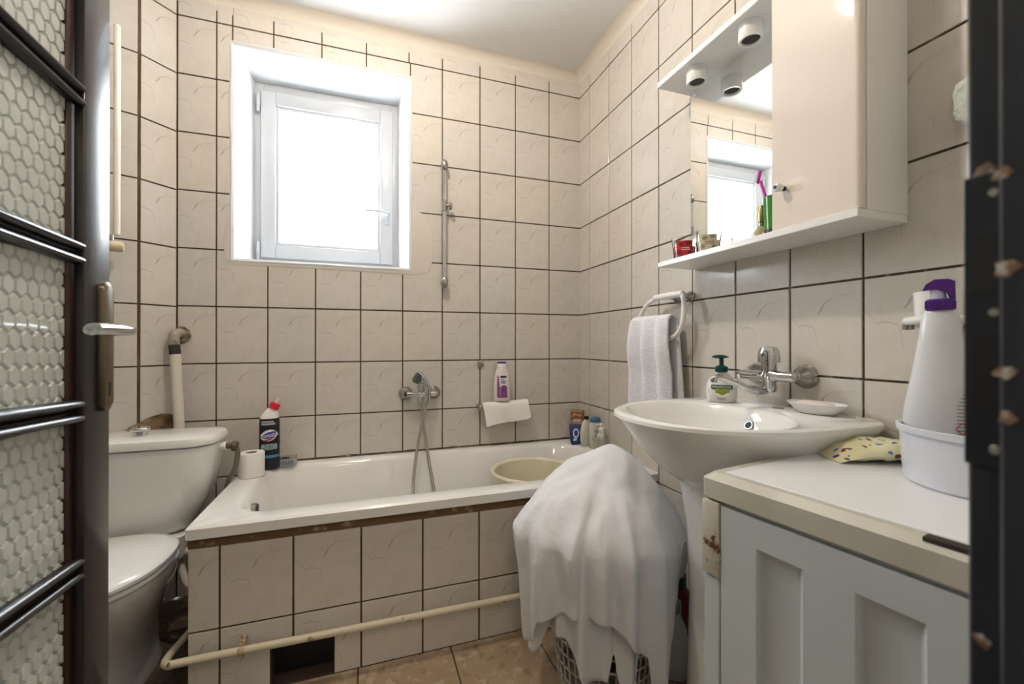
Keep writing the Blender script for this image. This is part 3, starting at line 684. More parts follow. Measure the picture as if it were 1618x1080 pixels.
bm_obj('lever', tube([(-.919, -.05, .90), (-.925, -.065, .925), (-.935, -.085, .945)], .012, 10, 5, flat=.5), CHROME, t, True)
hs = thing('hand_shower', 'chrome hand shower hung on the bath mixer', 'hand shower', (-.905, -.09, .86))
bm = tube([(-.945, -.088, .940), (-.925, -.098, .938), (-.900, -.104, .905), (-.890, -.102, .860), (-.890, -.098, .815), (-.902, -.094, .785)], .012, 14, 8, rfn=lambda s: .010 if s > .35 else .010+.010*(1-s/.35))
bm_obj('handset', bm, CHROME, hs, True)
bm = bmesh.new(); rod(bm, (-.930, -.094, .950), (-.955, -.092, .905), .02, n=20, prof=[(0, .012), (.1, .021), (.9, .021), (1, .014)])
bm_obj('shower_face', bm, mat('dark_spray_face', (.11,.115,.115), .25, metal=.5), hs, True)
sh = thing('shower_hose', 'grey metal shower hose looping from the mixer into the bathtub', 'hose', (-.92, -.10, .60))
bm = tube([(-.902, -.094, .788), (-.915, -.105, .74), (-.935, -.12, .66), (-.955, -.14, .56), (-.975, -.19, .42), (-.965, -.24, .30), (-.92, -.26, .215), (-.88, -.24, .24), (-.875, -.19, .38), (-.893, -.13, .53), (-.908, -.085, .66), (-.917, -.06, .76), (-.919, -.056, .806)], .0072, 10, 12)
bm_obj('hose', bm, mat('metal_hose', (.40,.37,.33), .3, metal=.9, bump=(420, 1, .002)), sh, True)
t = thing('shower_rail', 'chrome vertical shower riser rail right of the window', 'shower rail', (-.803, -.05, 1.70))
bm = bmesh.new(); rod(bm, (-.803, -.045, 1.405), (-.803, -.045, 2.01), .0098, n=16); bm_obj('rod', bm, CHROME, t, True)
for z, s in ((2.010, 1), (1.410, -1)):
    bm = bmesh.new(); rod(bm, (-.803, -.045, z-.026*s), (-.803, -.045, z+.03*s), .019, n=20, prof=[(0, .012), (.15, .0185), (.6, .019), (.85, .014), (1, .005)]); rod(bm, (-.803, -.006, z), (-.803, -.045, z), .014)
    bm_obj('bracket', bm, CHROMED, t, True)
bm = bmesh.new(); rod(bm, (-.803, -.045, 1.775), (-.803, -.045, 1.832), .0145, n=16); rod(bm, (-.803, -.05, 1.803), (-.778, -.055, 1.803), .007)
sl = bm_obj('slider', bm, CHROMED, t, True)
bm = bmesh.new(); rod(bm, (-.782, -.055, 1.803), (-.766, -.056, 1.803), .017, n=14, prof=[(0, .012), (.2, .02), (.8, .02), (1, .015)]); bm_obj('knob', bm, mat('brown_grey_knob', (.32,.26,.21), .4), sl, True)
t = thing('robe_hook', 'small pale wall hook above the paper holder', 'hook', (-.603, -.01, .99))
bm_obj('hook_plate', box((-.620, -.016, .972), (-.588, -.006, 1.004), .007, 3), mat('beige_hook', (.34,.29,.23), .4), t, True)
bm = bmesh.new(); rod(bm, (-.604, -.014, .996), (-.604, -.030, .998), .012, n=16, prof=[(0, .011), (.5, .013), (1, .008)]); bm_obj('hook_knob', bm, MATS['beige_hook'], t, True)
# paper holder with a sheet of paper and shampoo
t = thing('paper_holder', 'chrome wall paper holder with a loose white paper sheet', 'paper holder', (-.49, -.05, .765))
bm = bmesh.new(); rod(bm, (-.630, -.052, .762), (-.606, -.052, .762), .02, n=20, prof=[(0, .012), (.2, .0205), (.8, .0205), (1, .014)]); rod(bm, (-.616, -.006, .762), (-.616, -.052, .762), .012); bm_obj('end_cap', bm, CHROMED, t, True)
bm = bmesh.new(); rod(bm, (-.606, -.052, .762), (-.356, -.052, .770), .019, n=20); bm_obj('paper_roll', bm, PAPER, t, True)
bm = bmesh.new(); rings = []
for i in range(17):
    s = i/16; x = -.602+.25*s; w_ = .004*math.sin(9*s)+.003*math.sin(23*s)
    q = []
    for kk in range(13):
        if kk < 6:
            a = PI*.95-PI*.95*kk/5; q.append((x, -.052+.022*math.cos(a)*-1 if False else -.052-.022*math.cos(PI-a)*-1, .766+.008*s+.021*math.sin(a)))
        else:
            dn = (kk-5)/7; q.append((x+.012*dn, -.075-.010*dn-w_*dn, .766+.008*s-.004-dn*(.098-.028*s)+.004*math.sin(6*s)*dn))
    q = [(px2, -.052-(.022*math.cos(PI*.95-PI*.95*i2/5)*-1) if i2 < 6 else py2, pz2) for i2, (px2, py2, pz2) in enumerate(q)]
    rings.append(q)
rings = [[(p[0], (-.052+.0225*math.cos(PI*.9*i2/5+.05) if i2 < 6 else p[1]), p[2]) for i2, p in enumerate(r)] for r in rings]
loft(bm, rings, False, False, closed=False); bm_obj('paper_sheet', bm, PAPER, t, True)

def bottle_fn(rx, ry, off=.0006):
    """wrap (u,v) on the -Y side of an elliptic bottle; rx may be a function of v"""
    def fn(u, v):
        a_ = rx(v) if callable(rx) else rx; b_ = ry(v) if callable(ry) else ry
        s = max(-.98, min(.98, u/a_)); return ((a_+off)*s, -(b_+off)*math.sqrt(1-s*s)-off*.3, v)
    return fn
def interp(pts):
    def f(v):
        for (a, fa), (b, fb) in zip(pts, pts[1:]):
            if v <= b: return fa+(fb-fa)*max(0, (v-a)/(b-a))
        return pts[-1][1]
    return f
def elbottle(name, prof, sy, m, parent, n=32, cap1=True):
    return bm_obj(name, lathe([(r, z) for z, r in prof], n, sy=sy, cap1=cap1), m, parent)
loc = (-.497, -.052, .7925)
s1 = thing('shampoo_bottle', 'white shampoo bottle with purple label standing on the paper holder', 'bottle', loc, face_cam(loc)*.6)
prof = [(0, .040), (.006, .0445), (.05, .045), (.10, .043), (.14, .037), (.165, .030), (.178, .024)]
elbottle('body', prof, .5, mat('pearl_white_plastic', (.74,.69,.62), .25), s1)
elbottle('cap', [(.178, .0245), (.196, .0245), (.199, .022)], .6, WHITEB, s1); elbottle('cap_top', [(.1985, .0245), (.205, .024), (.207, .020)], .6, printed('navy_plastic', (.02,.03,.10)), s1)
fnb = bottle_fn(interp(prof), interp([(z, r*.5) for z, r in prof]))
lb = bm_obj('label', flat(sum([rect(-.026, v, .026, v+.0125, 8) for v in [.018+.0125*i for i in range(10)]], []), fnb), printed('label_white', (.78,.75,.74)), s1)
f2 = bottle_fn(interp(prof), interp([(z, r*.5) for z, r in prof]), .0012)
f3 = bottle_fn(interp(prof), interp([(z, r*.5) for z, r in prof]), .0018)
bm = flat([[(-.026,.018),(.026,.018),(.027,.03),(-.027,.03)], [(-.027,.03),(-.012,.03),(-.010,.08),(-.027,.08)], [(-.027,.08),(-.014,.08),(-.018,.13),(-.024,.14)], [(-.010,.03),(.027,.03),(.026,.055),(-.010,.055)], ell(.008,.065,.018,.020,20)], f2)
bm_obj('purple_print', bm, printed('label_purple', (.24,.07,.26)), lb)
bm = flat([rect(-.010,.122,.022,.134,1)[0]], f2); bm_obj('dark_band', bm, printed('label_dark', (.03,.03,.04)), lb)
bm = flat([[(-.002,.05),(.004,.07),(.010,.082),(.006,.068),(.002,.05)], [(.008,.045),(.018,.06),(.022,.075),(.016,.064)]] + [rect(-.008, v, -.008+l, v+.003, 1)[0] for v, l in ((.112,.020),(.104,.028),(.0995,.024),(.093,.026))], f3)
bm_obj('small_print', bm, printed('label_deep_purple', (.08,.02,.10)), lb)

# ------------------------------------------------------------------ things on the bath rim
loc = (-1.632, -.195, .549)
t = thing('toilet_roll', 'white toilet paper roll standing on the bath rim', 'toilet roll', loc)
bm = bmesh.new(); loft(bm, [circle((0,0,z), r, 36) for r, z in ((.020,.003),(.045,.0),(.048,.003),(.0485,.05),(.048,.095),(.046,.098),(.021,.098),(.020,.09),(.020,.003))], False, False); bm_obj('paper', bm, PAPER, t)
bm = bmesh.new(); loft(bm, [circle((0,0,z), r, 24) for r, z in ((.0200,.004),(.0200,.0965),(.0188,.0965),(.0188,.004),(.0200,.004))], False, False); bm_obj('cardboard_core', bm, mat('grey_cardboard', (.33,.29,.25), .9), t)
loc = (-1.583, -.105, .549)
t = thing('cleaner_bottle', 'black toilet cleaner bottle with red cap on the bath rim', 'bottle', loc, face_cam(loc))
prof = [(0,.036),(.005,.040),(.12,.040),(.20,.0395),(.225,.038)]
elbottle('body', prof, .62, mat('black_plastic', (.012,.014,.02), .3), t)
bm = bmesh.new(); loft(bm, [circle((dx, 0, z), r, 28, 'z', r*.65) for r, z, dx in ((.038,.222,0),(.037,.228,0),(.030,.245,.003),(.021,.262,.010),(.0175,.268,.013))]); bm_obj('shoulder', bm, WHITEB, t)
T = Matrix.Translation((.016,0,.266)) @ Matrix.Rotation(.45, 4, 'Y')
bm = lathe([(.0205,-.004),(.0205,.020),(.017,.022)], 24); bmesh.ops.transform(bm, matrix=T, verts=bm.verts); cp = bm_obj('cap', bm, mat('red_plastic', (.62,.02,.02), .3), t)
bm = lathe([(.007,.02),(.006,.042),(.004,.046)], 14); bmesh.ops.transform(bm, matrix=T, verts=bm.verts); bm_obj('nozzle', bm, mat('clear_pink_tip', (.75,.45,.47), .3), cp)
fn = bottle_fn(.040, .0248, .0005); f2 = bottle_fn(.040, .0248, .001); f3 = bottle_fn(.040, .0248, .0015); f4 = bottle_fn(.040, .0248, .002)
e_ = bm_obj('logo', flat([ell(-.002,.150,.031,.024,28,.30)], fn), printed('logo_white', (.78,.80,.82)), t)
bm_obj('logo_blue', flat([ell(-.001,.151,.029,.013,28,.34)], f2), printed('logo_blue', (.02,.05,.30)), e_)
bm_obj('logo_red', flat([[(-.028,.126+.002),(-.014,.132),(.004,.138),(.022,.147),(.018,.138),(.004,.130),(-.012,.126)]], f2), printed('logo_red', (.5,.03,.05)), e_)
bm_obj('lettering', text_bm('Domestos', .064, -.001, .152, f4, .22, .2, .020), printed('letter_white', (.85,.85,.86)), e_)
z_ = bm_obj('print_glow', flat([[(-.029,.088),(.027,.088),(.029,.100),(.027,.112),(-.029,.112),(-.031,.100)]], fn), printed('pale_teal', (.42,.55,.58)), t)
bm_obj('lettering', text_bm('ZERO', .046, -.001, .100, f4, 0, 0, .017), printed('letter_black', (.01,.012,.015)), z_)
bm_obj('band', flat(rect(-.030,.195,.022,.203,8)+rect(-.030,.206,.016,.212,8), fn), printed('silver_print', (.45,.45,.45)), t)
bm_obj('blue_band', flat(rect(-.02,.052,.039,.064,8), fn), printed('mid_blue', (.08,.25,.42)), t)
loc = (-1.530, -.062, .549)
t = thing('soap_box', 'small clear plastic box with blue pattern on the bath rim beside the black bottle', 'soap box', loc, .1)
bm = bmesh.new(); loft(bm, [rrect(0,0,hx,hy,.014,z) for hx, hy, z in ((.046,.030,.0),(.049,.033,.004),(.051,.035,.034),(.049,.033,.034),(.046,.030,.005))]); bm_obj('body', bm, mat('cloudy_clear_plastic', (.72,.70,.66), .2, trans=.55), t)
bm_obj('blue_pattern', flat([[(-.03+.012*i-.005,-.0+.010+.004*(i%2)), (-.03+.012*i,.004), (-.03+.012*i+.006,.012+.006*(i%3)), (-.03+.012*i,.028)] for i in range(6)], lambda u, v: (u, -.0358, v)), printed('slate_blue', (.10,.16,.26)), t)
bm = bmesh.new(); bmesh.ops.create_icosphere(bm, subdivisions=2, radius=1)
for v in bm.verts: v.co = Vector((v.co.x*.022, v.co.y*.015, .026+v.co.z*.010*(1+.4*nz(v.co.x*2, v.co.y*2, 1))))
bm_obj('dark_sponge', bm, mat('dark_blue_sponge', (.02,.03,.05), .9), t)
# corner group
loc = (-.072, -.095, .549); rz = face_cam(loc)-.25
t = thing('detergent_box', 'brown and gold carton standing in the corner of the bath rim', 'carton', loc, rz)
bm_obj('carton', box((-.036,-.0,.0),(.034,.030,.176),.0015,1), mat('brown_carton', (.22,.09,.05), .4), t)
fb = lambda u, v: (u, -.0006, v); fb2 = lambda u, v: (u, -.001, v)
for g_ in ([(-.036,.168),(.034,.168),(.034,.176),(-.036,.176)], [(-.034,.10),(.032,.10),(.032,.125),(-.034,.12)]): bm_obj('gold_print', flat([g_], fb), printed('gold_print', (.45,.30,.12)), t)
bm_obj('photo_print', flat([[(-.03,.135),(-.01,.15),(.02,.14),(.0,.158),(-.02,.163)], ell(.018,.152,.010,.008,14)], fb), printed('peach_print', (.52,.27,.18)), t)
pl_ = bm_obj('plaque', flat([[(-.018,.112),(.022,.114),(.022,.130),(-.018,.128)]], fb2), printed('cream_print', (.6,.5,.42)), t)
loc = (-.086, -.135, .549); rz = face_cam(loc)+.15
t = thing('detergent_pouch', 'blue detergent pouch with white print in the bath corner', 'pouch', loc, rz)
bm = bmesh.new(); loft(bm, [rrect(0, 0, hx, hy, .01, z) for hx, hy, z in ((.038,.016,0),(.043,.017,.02),(.046,.014,.07),(.049,.006,.098),(.050,.0015,.106))]); bm_obj('pouch', bm, mat('deep_blue_foil', (.015,.045,.17), .3), t)
fb = lambda u, v: (u, -.0185+.03*max(0, v-.03), v)
w9 = bm_obj('white_print', flat([ell(-.014,.062,.017,.026,20), [(-.03,.02),(-.012,.02),(-.006,.036),(-.026,.034)], [(.008,.06),(.026,.055),(.028,.08),(.010,.084)]], fb), printed('logo_white', (.78,.80,.82)), t)
fb3 = lambda u, v: (u, -.0190+.03*max(0, v-.03), v)
bm_obj('blue_oval', flat([ell(-.014,.062,.010,.017,16)], fb3), printed('logo_blue', (.02,.05,.30)), w9)
for g_ in ([(.006,.022),(.026,.018),(.028,.036),(.014,.042)], [(.012,.066),(.024,.064),(.022,.078)]): bm_obj('orange_print', flat([g_], fb3), printed('orange_print', (.55,.16,.05)), w9)
for k, (x, y, h_, capb, lab) in enumerate(((-.062, -.185, .135, False, 'slim white bottle with black cap leaning beside the blue pouch'), (-.036, -.232, .135, True, 'white lotion bottle with blue cap by the right wall tiles'))):
    loc = (x, y, .549); t = thing('lotion_bottle', lab, 'bottle', loc, face_cam(loc)+.5, 'lotion bottles in the bath corner')
    prof = [(0,.028),(.005,.032),(.05,.036),(.09,.034),(.125,.024),(.142,.012)] if not capb else [(0,.030),(.005,.034),(.06,.035),(.115,.034),(.134,.030)]
    elbottle('body', prof, .55, mat('ivory_plastic_%d' % k, (.66,.63,.55), .3), t)
    if capb:
        bm = bmesh.new(); loft(bm, [circle((0,0,z), r, 26, 'z', r*.6) for r, z in ((.0305,.134),(.0315,.138),(.029,.150),(.018,.159),(.004,.162))]); bm_obj('cap', bm, mat('blue_cap', (.05,.13,.26), .3), t)
        fn = bottle_fn(.0352, .0194, .0006); bm_obj('lettering', text_bm('Dove', .03, .0, .088, fn, 0, .2), printed('letter_navy', (.03,.04,.09)), t)
        bm_obj('emblem', flat([ell(.0,.060,.009,.011,16)], fn), printed('letter_navy', (.03,.04,.09)), t)
    else:
        bm_obj('cap', lathe([(.012,.141),(.0125,.156),(.010,.158)], 18), BLACKP, t)
loc = (-.040, -.300, .549); t = thing('pump_bottle', 'clear pump bottle with white pump on the bath rim', 'bottle', loc, face_cam(loc))
elbottle('body', [(0,.022),(.004,.025),(.07,.025),(.085,.018),(.092,.012)], 1, mat('hazy_clear_plastic', (.70,.68,.62), .15, trans=.25), t)
pm = bm_obj('pump_collar', lathe([(.0135,.092),(.0145,.094),(.0145,.112),(.010,.115),(.006,.118),(.006,.128)], 18), WHITEB, t)
bm = lathe([(.009,.127),(.0095,.135),(.006,.138)], 16); rod(bm, (0,0,.132), (-.024,-.008,.130), .0045, .003, 10); bm_obj('pump_head', bm, WHITEB, pm)
loc = (-.072, -.345, .549); t = thing('clear_cup', 'square clear plastic cup in front of the pump bottle', 'cup', loc, face_cam(loc)+.4)
bm = bmesh.new(); loft(bm, [rrect(0,0,h1,h1,.006,z) for h1, z in ((.026,0),(.028,.004),(.031,.075),(.0295,.075),(.0265,.006))]); bm_obj('cup', bm, mat('thin_clear_plastic', (.86,.84,.79), .08, trans=.85, ior=1.12), t)
# cream wash tub inside the bath
loc = (-.425, -.330, .157); t = thing('wash_tub', 'round cream plastic tub standing inside the bathtub', 'tub', loc)
bm = lathe([(.02,.0),(.150,.0),(.158,.01),(.190,.325),(.204,.330),(.208,.338),(.204,.345),(.196,.346),(.186,.336),(.150,.014),(.02,.012)], 48); bm_obj('tub_body', bm, CREAMTUB, t)

# ------------------------------------------------------------------ wash basin, pedestal, tap
bx = thing('wash_basin', 'white ceramic wash basin on a pedestal at the right wall', 'basin', (-.25, -1.315, 0))
BY = -1.305
def bring(front, hw, back, z, n=56, e=2.2, cxo=-.20, tilt=0):
    """D-shaped outline: straight at the wall, elliptic to the front (-x)"""
    out = []
    for i in range(n):
        a = 2*PI*i/n; c, s = math.cos(a), math.sin(a)
        if c < 0: x = cxo + (cxo-front)*-abs(c)**(2/e) if False else cxo - (cxo-front)*abs(c)**(2/e)
        else: x = cxo + (back-cxo)*abs(c)**(2/6.5)
        ee = e if c < 0 else 6.5
        y = hw*math.copysign(abs(s)**(2/ee), s)
        out.append((x, BY+y, z+tilt*(x+.3)))
    return out
bm = bmesh.new()
bi = lambda f, hw, bk, z, e=2.1: bring(f, hw, bk, z, e=e, cxo=-.355)
def oval(cx, rx, hw, z, n=56): return [(cx+rx*math.cos(2*PI*i/n), BY+hw*math.sin(2*PI*i/n), z) for i in range(n)]
loft(bm, [oval(-.24,.10,.10,.725), oval(-.25,.14,.13,.733), bring(-.435,.175,-.03,.765), bring(-.488,.212,-.012,.815), bring(-.525,.243,-.006,.867), bring(-.549,.262,-.004,.892), bring(-.559,.268,-.003,.903), bring(-.557,.267,-.003,.911), bring(-.548,.260,-.004,.915),
          oval(-.332,.192,.230,.914), oval(-.332,.185,.222,.909), oval(-.328,.172,.205,.88), oval(-.322,.140,.160,.81), oval(-.31,.08,.09,.775), oval(-.30,.02,.02,.768)])
bm_obj('basin', bm, CERAM, bx, True)
bm = bmesh.new()
for zz_, k in ((0, 1.18), (.03, 1.12), (.12, .98), (.4, .95), (.6, 1.05), (.69, 1.3)):
    pass
loft(bm, [rrect(-.235, BY, .105*k, .095*k, .07, zz_) for zz_, k in ((0, 1.22), (.03, 1.16), (.10, 1.0), (.4, .95), (.60, 1.0), (.70, 1.12), (.735, 1.2))])
bm_obj('pedestal', bm, CERAM, bx, True)
bm = bmesh.new(); c_ = Vector((-.163, -1.300, .868)); dN = Vector((-.85, 0, .5)).normalized()
rod(bm, c_-dN*.012, c_+dN*.003, .014, n=20, prof=[(0, .015), (.8, .015), (1, .012)]); bm_obj('overflow_ring', bm, CHROMED, bx, True)
bm = bmesh.new(); rod(bm, c_+dN*.002, c_+dN*.0036, .0105, n=18); bm_obj('overflow_hole', bm, BLACKP, bx, True)
bm = bmesh.new(); loft(bm, [circle((-.072, -1.315, z), .016, 18) for z in (.9150, .9158)]); bm_obj('tap_hole', bm, mat('shadow_plug', (.16,.155,.15), .4), bx, True)
t = thing('basin_mixer', 'chrome wall mixer tap with long spout over the wash basin', 'tap', (-.06, -1.28, 1.006))
for y in (-1.195, -1.352):
    bm = bmesh.new(); rod(bm, (-.006, y, 1.005), (-.048, y, 1.005), .03, n=32, prof=[(0, .034), (.2, .0335), (.6, .026), (.85, .016), (1, .014)]); bm_obj('escutcheon', bm, CHROMED, t, True)
bm = bmesh.new(); rod(bm, (-.07, -1.180, 1.005), (-.07, -1.368, 1.005), .014, n=20, prof=[(0, .004), (.03, .012), (.05, .0135), (.40, .0135), (.46, .021), (.66, .021), (.72, .0145), (.95, .0145), (.98, .012), (1, .004)])
for y in (-1.195, -1.352): rod(bm, (-.03, y, 1.005), (-.074, y, 1.005), .0135, n=16)
bm_obj('body', bm, CHROME, t, True)
bm = bmesh.new(); rod(bm, (-.07, -1.285, .958), (-.07, -1.285, 1.048), .022, n=24, prof=[(0, .018), (.12, .02), (.3, .018), (.5, .022), (1, .0205)]); bm_obj('cartridge', bm, CHROME, t, True)
bm = bmesh.new(); rod(bm, (-.07, -1.285, 1.044), (-.07, -1.285, 1.090), .026, n=24, prof=[(0, .029), (.3, .0295), (.7, .0265), (.92, .022), (1, .014)]); hdl = bm_obj('handle', bm, CHROME, t, True)
bm = bmesh.new(); rod(bm, (-.094, -1.288, 1.066), (-.099, -1.289, 1.066), .0055, n=12); bm_obj('handle_pin', bm, CHROMED, hdl, True)
bm_obj('lever', tube([(-.085, -1.275, 1.0), (-.11, -1.262, 1.002), (-.145, -1.245, 1.004)], .013, 12, 5, rfn=lambda s: .010+.005*s, flat=.7), CHROME, t, True)
bm_obj('spout', tube([(-.07, -1.285, .968), (-.10, -1.283, .961), (-.15, -1.278, .972), (-.20, -1.272, .993), (-.235, -1.268, 1.004), (-.252, -1.266, 1.001), (-.254, -1.2655, .989)], .011, 14, 8, rfn=lambda s: .0125-.004*s), CHROME, t, True)
loc = (-.125, -1.165, .9152); t = thing('soap_dispenser', 'white liquid soap bottle with dark green pump on the basin', 'soap dispenser', loc, face_cam(loc))
prof = [(0,.036),(.004,.041),(.03,.045),(.055,.043),(.075,.034),(.088,.020),(.094,.014)]
elbottle('body', prof, .6, mat('milky_soap', (.80,.77,.73), .12, trans=.1), t)
bm = lathe([(.0165,.094),(.0185,.096),(.0185,.110),(.012,.114),(.0065,.116),(.0065,.138)], 20); pm = bm_obj('pump_collar', bm, mat('dark_green_plastic', (.006,.050,.046), .25), t)
bm = bmesh.new(); loft(bm, [circle((-.004, 0, z), r, 22, 'z', r*.55) for r, z in ((.010,.136),(.024,.139),(.025,.142),(.016,.146),(.003,.148))]); bm_obj('pump_head', bm, MATS['dark_green_plastic'], pm)
fr_, fy_ = interp(prof), interp([(z, r*.6) for z, r in prof]); fn = bottle_fn(fr_, fy_, .0006); f2 = bottle_fn(fr_, fy_, .0012); f3 = bottle_fn(fr_, fy_, .0018)
lb = bm_obj('label', flat(rect(-.028,.042,.030,.055,8), f2), printed('label_dark_green', (.012,.06,.035)), t)
bm_obj('lettering', text_bm('PALMOLIVE', .050, .001, .0485, f3, 0, 0, .0078), printed('letter_white', (.85,.85,.86)), lb)
ol = bm_obj('olive_print', flat([ell(.002,.034,.019,.015,22)], fn), printed('olive_green', (.24,.27,.03)), t)
bm_obj('lime_band', flat(rect(-.025,.0385,.027,.0425,8), fn), printed('lime_print', (.38,.52,.05)), t)
bm_obj('cream_ring', flat([[(.002+.022*math.cos(a), .034+.018*math.sin(a)) for a in [PI*1.15+PI*.75*i/10 for i in range(11)]] + [(.002+.016*math.cos(a), .036+.012*math.sin(a)) for a in [PI*1.9-PI*.75*i/10 for i in range(11)]]], f2), printed('cream_white_print', (.8,.8,.7)), t)
bm_obj('small_print', flat([rect(-.014,.013,.012,.0155,1)[0], rect(-.010,.009,.012,.011,1)[0]], fn), printed('grey_print', (.3,.3,.28)), t)
loc = (-.066, -1.420, .9152); t = thing('soap_dish', 'oval white soap dish on the basin under the tap', 'soap dish', loc, .12)
bm = bmesh.new(); loft(bm, [[(rx*math.cos(a), ry*math.sin(a), z) for a in [2*PI*i/36 for i in range(36)]] for rx, ry, z in ((.022,.040,0),(.026,.046,.002),(.040,.066,.020),(.044,.073,.028),(.042,.071,.029),(.036,.060,.018),(.02,.035,.009))]); bm_obj('dish', bm, CERAM, t)
t = thing('soap_bar', 'pale pink soap bar lying in the soap dish', 'soap', (-.066, -1.418, .9255))
bm = bmesh.new(); loft(bm, [rrect(0,0,.022*k,.044*k,.018*k,z) for k, z in ((.75,.0),(.95,.006),(1,.012),(.95,.018),(.7,.0215))]); o = bm_obj('bar', bm, mat('pale_soap', (.78,.70,.62), .45), t)
# towel ring and towel
t = thing('towel_ring', 'white towel ring on the right wall beside the mirror', 'towel ring', (-.05, -.80, 1.28))
bm = bmesh.new(); rod(bm, (-.062, -.755, 1.284), (-.052, -.915, 1.287), .0125, n=16, prof=[(0, .005), (.03, .012), (.5, .0145), (.97, .012), (1, .005)]); bm_obj('bar', bm, WHITEB, t, True)
for y in (-.835, -.905):
    bm = bmesh.new(); rod(bm, (-.006, y, 1.278), (-.05, y, 1.282), .014, n=16, prof=[(0, .02), (.3, .018), (.5, .011), (1, .011)]); bm_obj('mount', bm, CHROMED, t, True)
bm_obj('ring', tube([(-.062, -.765, 1.282), (-.066, -.715, 1.262), (-.070, -.672, 1.215), (-.072, -.658, 1.165), (-.072, -.70, 1.125), (-.072, -.79, 1.108), (-.072, -.885, 1.125), (-.070, -.925, 1.17), (-.062, -.925, 1.24), (-.054, -.910, 1.282)], .0088, 12, 8), WHITEB, t, True)
bm = bmesh.new(); tw = []
prof_t = [(-.004, 0), (.35, .02)]
for i in range(41):                        # towel: thick folded cloth over the ring, front and rear flap
    s = i/40
    y = -.640-.235*s
    fold = .010*math.sin(s*PI*5.0+.6)+.006*math.sin(s*17)
    front = []; L_ = 26
    for k in range(L_+1):
        v = k/L_; widen = 1+.10*v
        yy = -.757+(y+.757)*widen
        front.append((-.088-.014*math.sin(PI*min(1, v*1.6+.12))-fold*(.35+.65*min(1, v*3))-.004*v, yy, 1.196-.008*abs(s-.5)-(.385)*v-.02*math.sin(s*PI)*v*.3))
    top = [(-.072-.010*math.cos(a), y, 1.196+.012*math.sin(a)) for a in (PI*.2, PI*.5, PI*.8)]
    backf = [(-.048-.25*fold+.0*v, -.757+(y+.757)*(1+.06*v)-.03*v*s, 1.19-.36*v) for v in [k/L_ for k in range(L_+1)]]
    tw.append(list(reversed(front))+[(-.078, y, 1.207), (-.066, y, 1.208), (-.055, y, 1.202)]+backf)
loft(bm, tw, False, False, closed=False)
o = bm_obj('hand_towel', bm, TERRY); md = o.modifiers.new('thickness', 'SOLIDIFY'); md.thickness = .009; md.offset = 0
tag(o, 'white terry towel hanging folded from the towel ring', 'towel')

# ------------------------------------------------------------------ mirror cabinet
mc = thing('mirror_cabinet', 'white mirror cabinet with shelf, lights and glossy cream door', 'mirror cabinet', (-.08, -1.25, 1.375))
Y0, Y1 = -.922, -1.588
bm_obj('shelf', box((-.175, Y1, 1.375), (-.007, Y0, 1.393), .0012, 1), WHITEB, mc, True, smooth=False)
cn = bm_obj('light_canopy', box((-.158, Y1, 2.046), (-.007, -.897, 2.066), .0012, 1), WHITEB, mc, True, smooth=False)
mr = bm_obj('mirror_backing', box((-.018, -1.372, 1.393), (-.007, -.914, 2.046)), mat('grey_mirror_edge', (.35,.40,.38), .3), mc, True, smooth=False)
bm_obj('mirror', box((-.0205, -1.371, 1.394), (-.0182, -.9155, 2.0455)), MIRROR, mr, True, smooth=False)
bm_obj('mirror_clip', box((-.0225, -.945, 2.022), (-.018, -.926, 2.034), .002, 2), mat('clear_clip', (.55,.58,.56), .2), mr, True)
bm_obj('carcass', box((-.145, Y1, 1.393), (-.007, -1.373, 2.046)), WHITEB, mc, True, smooth=False)
bm = bmesh.new(); rings = []
for z in (1.396, 2.043): rings.append([(-.146, -1.374, z), (-.164, -1.374, z), (-.164, -1.572, z)] + [(-.164+.010*(1-math.cos(a)), -1.576-.010*math.sin(a), z) for a in [PI/2*i/6 for i in range(7)]] + [(-.146, -1.586, z)])
loft(bm, rings); dr = bm_obj('cabinet_door', bm, CABD, mc, True)
bm = bmesh.new(); rod(bm, (-.164, -1.408, 1.497), (-.176, -1.408, 1.497), .006, n=16); bm_obj('knob_stem', bm, BLACKP, dr, True)
bm = bmesh.new(); rod(bm, (-.173, -1.408, 1.497), (-.196, -1.408, 1.497), .01, n=20, prof=[(0, .006), (.2, .0095), (.6, .011), (.9, .009), (1, .005)]); kb = bm_obj('knob', bm, WHITEB, dr, True)
bm = bmesh.new(); rod(bm, (-.1955, -1.408, 1.497), (-.1972, -1.408, 1.497), .0045, n=14); bm_obj('knob_centre', bm, BLACKP, kb, True)
for y in (-1.250, -1.032, -1.47):
    if y == -1.47: continue
    bm = lathe([(.034, 2.046), (.034, 2.004), (.032, 2.000), (.026, 2.001), (.024, 2.012)], 32, (-.098, y), cap1=False); sp = bm_obj('spotlight', bm, WHITEB, mc, True)
    bm = lathe([(.0245, 2.006), (.02, 2.009), (.012, 2.006), (.008, 2.010)], 24, (-.098, y)); bm_obj('bulb', bm, mat('dark_bulb_glass', (.03,.03,.03), .12), sp, True)
